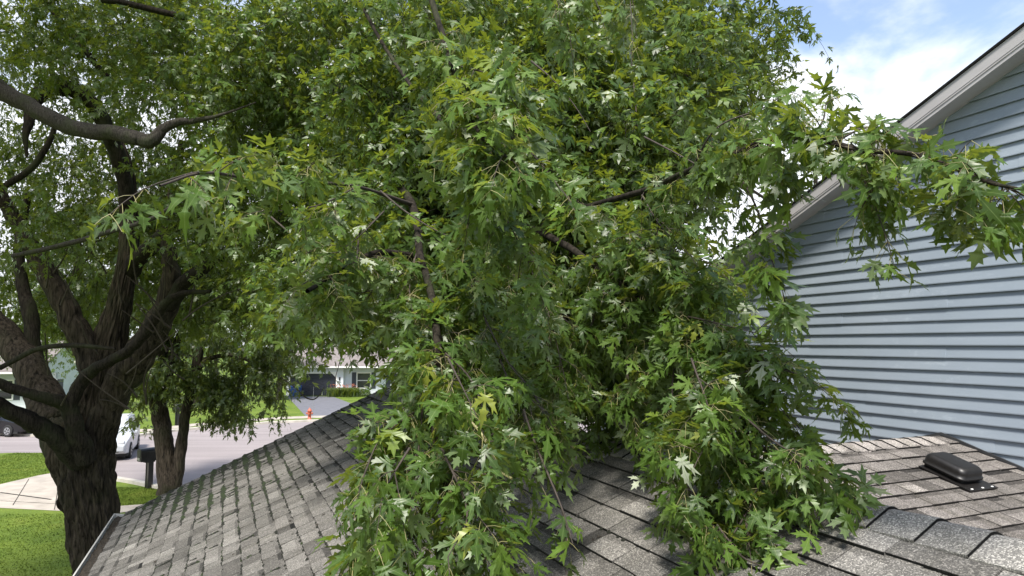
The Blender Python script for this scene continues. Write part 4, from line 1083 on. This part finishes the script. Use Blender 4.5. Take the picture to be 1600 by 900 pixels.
# tree seen behind the ridge, between the boughs
T3 = np.array([-0.6, 27.0, 0.0])
def gen_stems(h, r, rg, lean=0.0, nb=6):
    tr = [np.array([0, 0, -0.1]), np.array([rg.normal(0, .1), rg.normal(0, .1), h * 0.2]), np.array([lean * .5, rg.normal(0, .2), h * 0.45]), np.array([lean, rg.normal(0, .3), h * 0.7]), np.array([lean * 1.3, 0, h * 0.9])]
    out = [(tr, [r * 1.3, r, r * .8, r * .5, r * .15])]
    for i in range(nb):
        z = h * rg.uniform(0.25, 0.6); a = i * 6.28 / nb + rg.uniform(-.4, .4); l = h * rg.uniform(0.22, 0.4)
        b0 = np.array([lean * z / h, 0, z]); out.append(([b0, b0 + np.array([math.cos(a) * l * .5, math.sin(a) * l * .5, l * .35]), b0 + np.array([math.cos(a) * l, math.sin(a) * l, l * .9])], [r * .45, r * .3, r * .1]))
    return out
def std_tree(name, label, x, y, h, rad, seed, mat='leaf_bg', size=0.26, dens=1.0, low=0.25, group=None, r=0.25, lkeep=None):
    rg = np.random.RandomState(seed); bl = []
    n = 9
    for i in range(n):
        z = h * (low + (0.95 - low) * (i + 0.5) / n); k = math.sin(math.pi * (0.15 + 0.8 * (i + 0.5) / n)) ** 0.7
        a = i * 2.4 + rg.uniform(0, 1)
        bl.append(((math.cos(a) * rad * 0.45 * k, math.sin(a) * rad * 0.45 * k, z), (rad * 0.62 * k, rad * 0.62 * k, h * 0.11), int(9 * dens), 10))
    return tree(name, label, (x, y, 0), gen_stems(h, r, rg), bl, seed, size, mat, ln=(0.5, 1.3), clump=rad * 0.28, K=4, group=group, lkeep=lkeep)
std_tree('shade_tree', 'leafy tree with a brown trunk directly behind the ridge between the hanging boughs', -0.6, 26.5, 12, 3.6, 501, mat='leaf_dark', size=0.17, dens=1.4, low=0.42, r=0.24)
BG = 'trees beyond the houses'
specs = [(-78, 88, 15, 6.5), (-64, 92, 17, 7), (-52, 84, 14, 6), (-41, 92, 17, 7), (-30, 86, 14, 6), (-21, 90, 16, 6.5), (-11, 84, 13, 5.5), (-2, 88, 15, 6), (9, 84, 14, 6), (20, 88, 15, 6.5), (34, 92, 15, 7)]
where = ['behind everything at the far left edge', 'tallest of the trees left of the mossy trunk forks', 'low and rounded, seen between the left limbs', 'tall and broad, seen left of the twin stemmed tree', 'seen between the twin stems by the road',
         'rising behind the left end of the garage house', 'standing straight behind the garage door of the far house', 'rising behind the shuttered window of the far house', 'seen deep between the two hanging boughs', 'mostly hidden behind the right hanging bough', 'hidden behind the siding gable side of the view']
for i, ((x, y, h, rad), wh) in enumerate(zip(specs, where)):
    std_tree('background_tree', 'green background tree ' + wh, x, y, h, rad, 600 + i, mat=('leaf_bg', 'leaf_dark')[i % 3 == 1], size=0.36, group=BG, low=0.12)
# nearer trees across the road on the left
for i, (x, y, h, rad, lb) in enumerate([(-34, 48, 12, 4.6, 'green tree above the parked black car, seen between the left limbs'), (-44, 44, 11, 4.5, 'green tree at the left edge beyond the parked cars'),
                                        (-26.5, 56, 12, 4.4, 'yellow green tree across the road left of the twin stems'), (-21.0, 60, 10, 2.6, 'slim tree on the lawn just left of the far driveway')]):
    std_tree('yard_tree', lb, x, y, h, rad, 700 + i, mat='leaf_bg', size=0.24, dens=1.1, low=0.30, r=0.2, group='trees across the road')
std_tree('sparse_tree', 'thin topped tree peeking over the gable roof below the clouds', 18.5, 40, 20.5, 3.0, 720, mat='leaf_bg', size=0.2, dens=0.7, low=0.4)

# ================================================================ THE HOUSES ACROSS THE ROAD
GY = G(490, 618.5)[1]                     # distance of the garage front
gl, gr_ = W(453, 600, GY)[0], W(525, 600, GY)[0]
def far_house(name, label, x0, y0, garage_w=5.0, left=0.7, total=17.0, depth=9.0, rz=0.0, wallh=2.75, roof_h=2.4, garage=True, flip=False):
    t = thing(name, label, 'house', (x0, y0, 0), rz)
    mb = MB()
    gx0, gx1 = left, left + garage_w
    # walls with a garage bay standing 0.6 m forward of the window wall
    mb.box(0, gx0, 0.0, 0.25, 0, wallh); mb.box(gx1, gx1 + 0.7, 0.0, 0.25, 0, wallh); mb.box(gx0, gx1, 0.0, 0.25, 2.15, wallh)
    mb.box(0.0, 0.25, 0.25, depth, 0, wallh); mb.box(total - 0.25, total, 0.6, depth, 0, wallh); mb.box(0.25, total - 0.25, depth - 0.25, depth, 0, wallh)
    mb.box(gx1 + 0.45, gx1 + 0.7, 0.25, 0.85, 0, wallh)
    wx = gx1 + 0.7
    wins = [(wx + 1.25, 1.25), (wx + 4.6, 1.25), (wx + 7.6, 1.25)]
    x = wx
    for a, wd in wins:
        mb.box(x, a, 0.6, 0.85, 0, wallh); mb.box(a, a + wd, 0.6, 0.85, 0, 0.75); mb.box(a, a + wd, 0.6, 0.85, 2.15, wallh); x = a + wd
    mb.box(x, total - 0.25, 0.6, 0.85, 0, wallh)
    for k in range(13):                   # lap lines
        z = 0.3 + k * 0.19
        for q0, q1, yy in ((wx + 0.01, wins[0][0], 0.6), (wins[0][0] + 1.25, wins[1][0], 0.6), (wins[1][0] + 1.25, wins[2][0], 0.6)):
            mb.box(q0, q1, yy - 0.012, yy + 0.0, z, z + 0.012)
    mb.build('wall', M['far_siding'], t)
    mb = MB(); n = 5
    for k in range(4): mb.box(gx0 + 0.02, gx1 - 0.02, 0.10, 0.14, 0.01 + k * 0.535, 0.01 + k * 0.535 + 0.52)
    for k in range(4):
        for j in range(8): xx = gx0 + 0.12 + j * (garage_w - 0.14) / 8; mb.box(xx, xx + garage_w / 8 - 0.14, 0.092, 0.099, 0.08 + k * 0.535, 0.46 + k * 0.535)
    mb.build('garage_door', M['garage_door'], t)
    mb = MB(); mb.box(gx0 - 0.12, gx0, -0.02, 0.12, 0, 2.15); mb.box(gx1, gx1 + 0.12, -0.02, 0.12, 0, 2.15); mb.box(gx0 - 0.12, gx1 + 0.12, -0.02, 0.12, 2.15, 2.30)
    for s_, xx in ((1, gx0), (-1, gx1)): mb.add([(xx, -0.015, 2.15), (xx + s_ * 0.42, -0.015, 2.15), (xx, -0.015, 1.75), (xx, 0.06, 2.15), (xx + s_ * 0.42, 0.06, 2.15), (xx, 0.06, 1.75)], [(0, 1, 2), (3, 5, 4), (1, 4, 5, 2)])
    mb.build('garage_trim', M['white'], t)
    for a, wd in wins:
        mb = MB(); z0, z1 = 0.75, 2.15
        mb.box(a - 0.10, a, 0.55, 0.65, z0 - .1, z1 + .1); mb.box(a + wd, a + wd + 0.10, 0.55, 0.65, z0 - .1, z1 + .1); mb.box(a, a + wd, 0.55, 0.65, z1, z1 + .1); mb.box(a, a + wd, 0.55, 0.65, z0 - .1, z0); mb.box(a, a + wd, 0.58, 0.63, 1.42, 1.49)
        wn = mb.build('window', M['white'], t); mb = MB(); mb.box(a, a + wd, 0.64, 0.67, z0, z1); mb.build('pane', M['glass'], wn)
        for xx in (a - 0.55, a + wd + 0.13):
            mb = MB(); mb.box(xx, xx + 0.42, 0.565, 0.597, z0 - .1, z1 + .1)
            for k in range(14): mb.box(xx + 0.05, xx + 0.37, 0.556, 0.564, z0 + 0.02 + k * 0.1, z0 + 0.08 + k * 0.1)
            mb.build('shutter', M['shutter'], t)
    # wall lamp
    mb = MB(); mb.box(gx1 + 0.28, gx1 + 0.42, -0.12, -0.0, 1.75, 1.82); mb.lathe([(0.05, 1.5), (0.08, 1.7), (0.03, 1.78)], (gx1 + 0.35, -0.10, 0), 8); mb.build('wall_lamp', M['black'], t)
    mb = MB(); ov = 0.5; y0_, y1_, ym = -ov, depth + ov, depth / 2
    sec = [(y0_, wallh), (ym, wallh + roof_h), (y1_, wallh), (y1_, wallh + 0.14), (ym, wallh + roof_h + 0.15), (y0_, wallh + 0.14)]
    v = [(x, y, z) for x in (-ov, total + ov) for y, z in sec]
    mb.add(v, [(0, 1, 2, 3, 4, 5), (11, 10, 9, 8, 7, 6)] + [(i, (i + 1) % 6, (i + 1) % 6 + 6, i + 6) for i in range(6)])
    for k in range(24):                   # shingle courses catch the light
        s0 = k / 24; y = y0_ + (ym - y0_) * s0; z = wallh + 0.14 + (roof_h + 0.01) * s0
        mb.box(-ov, total + ov, y, y + 0.18, z + 0.000, z + 0.022)
    rf = mb.build('roof', M['far_roof'], t)
    mb = MB(); mb.box(total * 0.62, total * 0.62 + 0.9, ym + 0.4, ym + 1.2, wallh + roof_h - 0.6, wallh + roof_h + 0.9); mb.box(total * 0.62 - .06, total * 0.62 + 0.96, ym + 0.34, ym + 1.26, wallh + roof_h + 0.9, wallh + roof_h + 1.0); mb.build('chimney', M['far_roof'], rf)
    mb = MB(); mb.box(-ov - 0.02, total + ov + 0.02, y0_ - 0.13, y0_ - 0.012, wallh - 0.02, wallh + 0.12); mb.build('gutter', M['white'], t)
    # gable infill
    for x in (0.02, total - 0.22):
        mb = MB(); mb.add([(xx, yy, zz) for xx in (x, x + 0.2) for yy, zz in ((0.3, wallh), (depth - .3, wallh), (ym, wallh + roof_h - 0.2))], [(0, 1, 2), (5, 4, 3), (0, 3, 4, 1), (1, 4, 5, 2), (2, 5, 3, 0)])
        mb.build('gable', M['far_siding'], t)
    return t
fh = far_house('ranch_house', 'pale single storey house with dark garage door and shuttered windows across the road', gl - 0.35, GY, garage_w=gr_ - gl, left=0.35, total=17)
far_house('ranch_house', 'brown roofed house glimpsed low between the two hanging boughs', 2.2, 54, total=16, rz=R(-6))
far_house('ranch_house', 'pale house at the far left behind the parked black car', -51, 49, total=14, rz=R(12))
# porch hint omitted; flower bed with lilies
def bush(name, label, cat, x, y, rx, ry, h, n, mat, seed, size, blade=False, z0=0.0, flower=0):
    rg = np.random.RandomState(seed); t = thing(name, label, cat, (x, y, z0))
    if blade:
        P = rg.normal(0, 0.45, (n, 2)) * np.array([rx, ry]); a = rg.uniform(0, 6.28, n); hh = h * rg.uniform(0.5, 1, n); ln = hh * rg.uniform(0.4, 1.0, n); wd = 0.03
        v = np.zeros((n, 5, 3)); dx, dy = np.cos(a), np.sin(a)
        for k, (s_, zz) in enumerate(((0, 0), (0.45, 0.85))):
            for j, sg in enumerate((-1, 1)):
                v[:, k * 2 + j, 0] = P[:, 0] + dx * ln * s_ - dy * wd * sg * (1 if k else 0.6); v[:, k * 2 + j, 1] = P[:, 1] + dy * ln * s_ + dx * wd * sg; v[:, k * 2 + j, 2] = hh * zz
        v[:, 4, 0] = P[:, 0] + dx * ln; v[:, 4, 1] = P[:, 1] + dy * ln; v[:, 4, 2] = hh * 0.75
        f = []
        b_ = np.arange(n) * 5
        f = np.concatenate([np.stack([b_, b_ + 1, b_ + 3], 1), np.stack([b_, b_ + 3, b_ + 2], 1), np.stack([b_ + 2, b_ + 3, b_ + 4], 1)])
        at = np.zeros((n * 5, 3)); at[:, 2] = np.repeat(rg.uniform(0.3, 1, n), 5)
        mesh_obj('leaves', v.reshape(-1, 3), f, M[mat], t, attr={'leaf': ('FLOAT_VECTOR', at)})
    else:
        e = nrm(rg.normal(0, 1, (n, 3))); e[:, 2] = np.abs(e[:, 2]); r = rg.uniform(0.4, 1, (n, 1)) ** 0.5
        pos = e * r * np.array([rx, ry, h]); o = leaves_mesh('leaves', pos, nrm(e + rg.normal(0, .6, (n, 3))), nrm(e + np.array([0, 0, 1.0])), np.full(n, size) * rg.uniform(.7, 1.3, n), LEAF_TI, M[mat], None, rg); o.parent = t
        st = [tube([np.array([0, 0, 0]), q * 0.5, q * 0.9], [0.03, 0.02, 0.008], 5, sub=2) for q in pos[:8]]
        v, f = join(st); mesh_obj('stems', v, f, M['twig'], t)
    if flower:
        mb = MB()
        for i in range(flower):
            a = rg.uniform(0, 6.28); q = rg.uniform(0, 1) ** 0.5; cx, cy, cz = rx * q * math.cos(a) * 0.9, ry * q * math.sin(a), h * rg.uniform(0.85, 1.15); r = 0.075
            v = [(cx, cy, cz - 0.05)] + [(cx + r * (1 if k % 2 else 0.5) * math.cos(k * .785), cy + r * (1 if k % 2 else .5) * math.sin(k * .785), cz + 0.03 * (k % 2)) for k in range(8)]
            mb.add(v, [(0, 1 + k, 1 + (k + 1) % 8) for k in range(8)])
        mb.build('flowers', M['flower'], t)
    return t
FX = W(537, 615, GY - 1.2)[0]
bush('lily_bed', 'clump of green blades with orange lilies right of the far garage door', 'flowers', FX, GY - 1.1, 1.5, 0.6, 1.05, 1100, 'leaf_bg', 31, 0.1, blade=True, flower=70)
bush('shrub', 'low green shrub under the shuttered window of the far house', 'shrub', W(567, 615, GY - 0.9)[0], GY - 0.6, 0.8, 0.5, 0.7, 900, 'leaf_bg', 32, 0.12)
bush('shrub', 'pale green shrub at the left side of the far house', 'shrub', gl - 2.2, GY + 1, 1.0, 0.8, 1.4, 900, 'leaf_bg', 33, 0.14)
# wheeled bins
def bin_(x, y, lb):
    t = thing('recycling_bin', lb, 'bin', (x, y, 0), 0, 'bins by the far garage door')
    mb = MB(); v = [(sx_ * w_, sy_ * d_, z) for z, w_, d_ in ((0.05, 0.22, 0.24), (0.92, 0.29, 0.33)) for sy_ in (-1, 1) for sx_ in (-1, 1)]
    mb.add(v, [(0, 2, 3, 1), (4, 5, 7, 6), (0, 1, 5, 4), (2, 6, 7, 3), (0, 4, 6, 2), (1, 3, 7, 5)]); mb.build('body', M['blue_bin'], t, bevel=0.02)
    mb = MB(); mb.add([(-.31, -.37, .93), (.31, -.37, .93), (.31, .36, .93), (-.31, .36, .93), (-.28, -.33, .99), (.28, -.33, .99), (.28, .33, 1.04), (-.28, .33, 1.04)], [(3, 2, 1, 0), (4, 5, 6, 7), (0, 1, 5, 4), (1, 2, 6, 5), (2, 3, 7, 6), (3, 0, 4, 7)]); mb.build('lid', M['blue_bin'], t, bevel=0.01)
    for s_ in (-1, 1): mb = MB(); mb.lathe([(0.11, -0.025), (0.12, 0), (0.11, 0.025)], (s_ * 0.27, 0.27, 0.12), 12, 'x'); mb.build('wheel', M['tyre'], t)
    return t
bin_(W(457.5, 611, GY - 0.8)[0], GY - 0.9, 'blue wheeled bin, the left one of the pair at the far garage door')
bin_(W(465.5, 611, GY - 0.8)[0], GY - 0.85, 'blue wheeled bin, the right one of the pair at the far garage door')
# fire hydrant
hp = G(483.5, 656.5); t = thing('fire_hydrant', 'small red fire hydrant on the grass strip by the far driveway', 'hydrant', tuple(hp))
mb = MB(); mb.lathe([(0.17, 0), (0.17, 0.06), (0.11, 0.08), (0.11, 0.55), (0.15, 0.57), (0.15, 0.61), (0.12, 0.68), (0.06, 0.75), (0.03, 0.77), (0.03, 0.82)], n=16); mb.build('barrel', M['red'], t, smooth=True)
for s_, ax in ((1, 'x'), (-1, 'x'), (-1, 'y')):
    mb = MB(); mb.lathe([(0.055, 0.09 * s_), (0.055, 0.17 * s_), (0.07, 0.175 * s_), (0.07, 0.21 * s_)], (0, 0, 0.45), 10, ax); mb.build('nozzle', M['red'], t)
mb = MB(); mb.lathe([(0.012, 0), (0.006, 2.2)], (0.22, 0, 0), 6); mb.build('marker_rod', M['rim'], t)

# mailboxes
def mailbox(x, y, rz, label, h=1.25, s=1.0):
    t = thing('mailbox', label, 'mailbox', (x, y, 0), rz); t.scale = (s, s, s)
    mb = MB(); mb.box(-0.10, -0.055, -0.04, 0.12, -0.05, 0.86); mb.box(0.0, 0.13, -0.04, 0.12, -0.05, 0.86); mb.box(-0.11, 0.135, -0.16, 0.16, 0.861, 0.90)
    mb.build('post', M['black'], t, bevel=0.006)
    mb = MB(); prof = [(-0.15, 0.902), (0.15, 0.902), (0.17, 1.20)] + [(0.17 * math.cos(a), 1.20 + 0.13 * math.sin(a)) for a in np.linspace(0.25, math.pi - 0.25, 9)] + [(-0.17, 1.20)]
    n = len(prof); v = [(x_, y_, z_) for y_ in (-0.30, 0.24) for x_, z_ in prof]
    mb.add(v, [tuple(range(n))[::-1], tuple(range(n, 2 * n))] + [(i, (i + 1) % n, (i + 1) % n + n, i + n) for i in range(n)]); mb.build('box', M['black'], t, bevel=0.006)
    mb = MB(); mb.box(-0.13, 0.13, -0.315, -0.301, 1.06, 1.28); mb.box(-0.03, 0.03, -0.33, -0.316, 1.25, 1.27); mb.build('door', M['black'], t, bevel=0.004)
    mb = MB(); mb.box(-0.08, 0.08, -0.319, -0.3155, 0.95, 1.03); mb.build('plate', M['rim'], t)
    mb = MB(); mb.box(0.171, 0.179, -0.12, -0.10, 1.05, 1.22); mb.box(0.171, 0.179, -0.10, -0.03, 1.17, 1.22); mb.build('flag', M['black'], t)
    return t
mp_ = G(230, 763); mailbox(mp_[0], mp_[1], R(-38), 'black mailbox on a post in the grass between the big trunk and the twin stems', s=1.05)
m2 = G(275, 666); mailbox(m2[0], m2[1] + 0.2, R(150), 'small dark mailbox across the road seen between the twin stems')

# cars
def car(name, label, x, y, rz, paint, suv=True, z=0.0):
    t = thing(name, label, 'car', (x, y, z), rz)
    # stations along x from rear to front: (x, floor z, belt z, roof z, half width low, half width belt, half width roof)
    if suv: S = [(-2.25, .45, .95, 1.00, .72, .78, .70), (-2.15, .30, 1.05, 1.48, .82, .86, .62), (-1.75, .26, 1.07, 1.66, .88, .90, .64), (-0.9, .25, 1.05, 1.72, .89, .91, .66), (0.0, .25, 1.03, 1.70, .89, .91, .66),
                 (0.55, .25, 1.02, 1.58, .89, .91, .64), (1.15, .25, 1.00, 1.06, .89, .90, .78), (1.75, .26, .93, .97, .87, .88, .74), (2.12, .30, .80, .86, .80, .82, .66), (2.25, .42, .62, .68, .70, .72, .60)]
    else: S = [(-2.35, .42, .85, .90, .68, .74, .66), (-2.2, .28, .95, 1.00, .80, .84, .70), (-1.5, .22, .96, 1.08, .86, .88, .70), (-0.95, .20, .95, 1.36, .88, .90, .60), (-0.2, .20, .93, 1.44, .88, .90, .60),
               (0.45, .20, .92, 1.36, .88, .90, .60), (1.10, .20, .88, .95, .88, .88, .74), (1.75, .22, .78, .83, .86, .86, .70), (2.2, .26, .66, .71, .78, .80, .62), (2.35, .40, .54, .58, .66, .68, .54)]
    v = []; f = []
    for (x_, zf, zbt, zr, wl, wb, wr) in S:
        zs = (zf + zbt) / 2
        ring = [(-wl, zf), (-wb, zs), (-wb, zbt), (-wr, zr - .04), (-wr * .7, zr), (wr * .7, zr), (wr, zr - .04), (wb, zbt), (wb, zs), (wl, zf)]
        v += [(x_, a, b_) for a, b_ in ring]
    n = 10
    for k in range(len(S) - 1):
        for i in range(n): f.append((k * n + i, (k + 1) * n + i, (k + 1) * n + (i + 1) % n, k * n + (i + 1) % n))
    f += [tuple(range(n)), tuple((len(S) - 1) * n + i for i in range(n))[::-1]]
    mb = MB(); mb.add(v, f); body = mb.build('body', M[paint], t, smooth=False, bevel=0.03)
    # glass: sheets set just proud of the cabin faces
    A = np.array(v).reshape(len(S), n, 3)
    def sheet_(name, quads):
        mb = MB()
        for q in quads:
            q = [np.array(p_) for p_ in q]; nn = np.cross(q[1] - q[0], q[2] - q[0]); nn = nn / np.linalg.norm(nn); c = sum(q) / 4; out = np.array([c[0] - 0, c[1], c[2] - 0.9])
            if nn @ out < 0: nn = -nn
            q = [c + (p_ - c) * 0.88 + nn * 0.012 for p_ in q]; mb.add(q + [p_ - nn * 0.01 for p_ in q], [(0, 1, 2, 3), (7, 6, 5, 4), (0, 4, 5, 1), (1, 5, 6, 2), (2, 6, 7, 3), (3, 7, 4, 0)])
        return mb.build(name, M['glass'], t)
    g0, g1 = (5, 6)
    for s_, (i0, i1) in ((1, (7, 6)), (-1, (2, 3))):
        for k in ((2, 3, 4) if suv else (3, 4)): sheet_('side_window', [(A[k][i0], A[k + 1][i0], A[k + 1][i1], A[k][i1])])
    sheet_('windscreen', [(A[g0][3], A[g0][6], A[g1][6], A[g1][3])])
    sheet_('rear_window', [(A[1 if suv else 2][2], A[1 if suv else 2][7], A[2 if suv else 3][6], A[2 if suv else 3][3])])
    R_ = 0.35 if suv else 0.32
    for wx in (-1.38, 1.38):
        for s_ in (1, -1):
            mb = MB(); mb.lathe([(R_ - .03, -.11), (R_, -.09), (R_, .09), (R_ - .03, .11)], (wx, s_ * .82, R_), 28, 'y'); wh = mb.build('wheel', M['tyre'], t, bevel=0.01)
            mb = MB(); yo = s_ * (.82 + .112)
            mb.lathe([(R_ * .62, -.004), (R_ * .62, .004)], (wx, yo, R_), 24, 'y'); mb.build('rim', M['rim'], wh)
            mb = MB()
            for k in range(5):
                a = k * 1.2566 + .63; mb.box(R_ * .2, R_ * .5, -.003, .003, -.035, .035, fn=lambda p, q, r, a=a: (wx + p * math.cos(a) - r * math.sin(a), yo + s_ * .006 + q, R_ + p * math.sin(a) + r * math.cos(a)))
            mb.build('rim_gap', M['tyre'], wh)
    zf = .72 if suv else .58; xf = 2.16 if suv else 2.24
    for s_ in (1, -1):
        mb = MB(); mb.box(xf - .12, xf + .05, min(s_ * .48, s_ * .74), max(s_ * .48, s_ * .74), zf, zf + .14); mb.build('headlight', M['lamp'], t, bevel=0.03)
        mb = MB(); mb.box(-xf - .06, -xf + .05, min(s_ * .62, s_ * .80), max(s_ * .62, s_ * .80), zf + .1, zf + .3); mb.build('tail_light', M['red_lamp'], t, bevel=0.02)
        mb = MB(); mb.box(.75, .92, min(s_ * .92, s_ * 1.08), max(s_ * .92, s_ * 1.08), 1.0, 1.13); mb.build('mirror', M[paint], t, bevel=0.03)
    mb = MB(); mb.box(xf + .03, xf + .075, -.42, .42, zf - .02, zf + .13); mb.box(xf + .02, xf + .08, -.55, .55, zf - .34, zf - .18); mb.build('grille', M['black'], t, bevel=0.01)
    mb = MB(); mb.box(-2.0, 2.0, -.86, .86, .18, .30); mb.build('sill', M['tyre'], t)
    if suv:
        mb = MB()
        for s_ in (1, -1): mb.box(-1.6, 0.4, s_ * .60 - .02, s_ * .60 + .02, 1.735, 1.765)
        mb.build('roof_rail', M['rim'], t)
    return t
car('parked_car', 'white sport utility car parked on the road just right of the big trunk', -18.25, 30.6, math.atan2(-2.9, 1.25), 'car_white', True)
bc = G(38, 682)
car('parked_car', 'black car at the left edge under the low limb', bc[0] - 1.9, bc[1] + 0.9, R(-12), 'car_black', False)
car('parked_car', 'silver white car standing behind the black car', bc[0] - 0.6, bc[1] + 4.2, R(-14), 'car_white', False)

# fallen leaf bits and twigs lying on the roof
rg = np.random.RandomState(55); n = 260
cc = rg.uniform(1, 10, n); ss = rg.uniform(0.1, run_len - 0.1, n); pos = []
for a, s_ in zip(cc, ss): pos.append(H(a, EAVE_P, EAVE_Z) + SLOPE * s_ + np.cross(-CV, SLOPE) * 0.010)
pos = np.array(pos); a = rg.uniform(0, 6.28, n); nn_ = np.cross(-CV, SLOPE)
yd = np.cos(a)[:, None] * CV + np.sin(a)[:, None] * SLOPE
o = leaves_mesh('fallen_leaves', pos, yd, np.tile(nn_, (n, 1)), rg.uniform(0.015, 0.042, n), LEAF_TI, M['debris'], None, rg)
stuff(o, 'tiny brown leaf scraps scattered on the shingles', 'leaf litter')
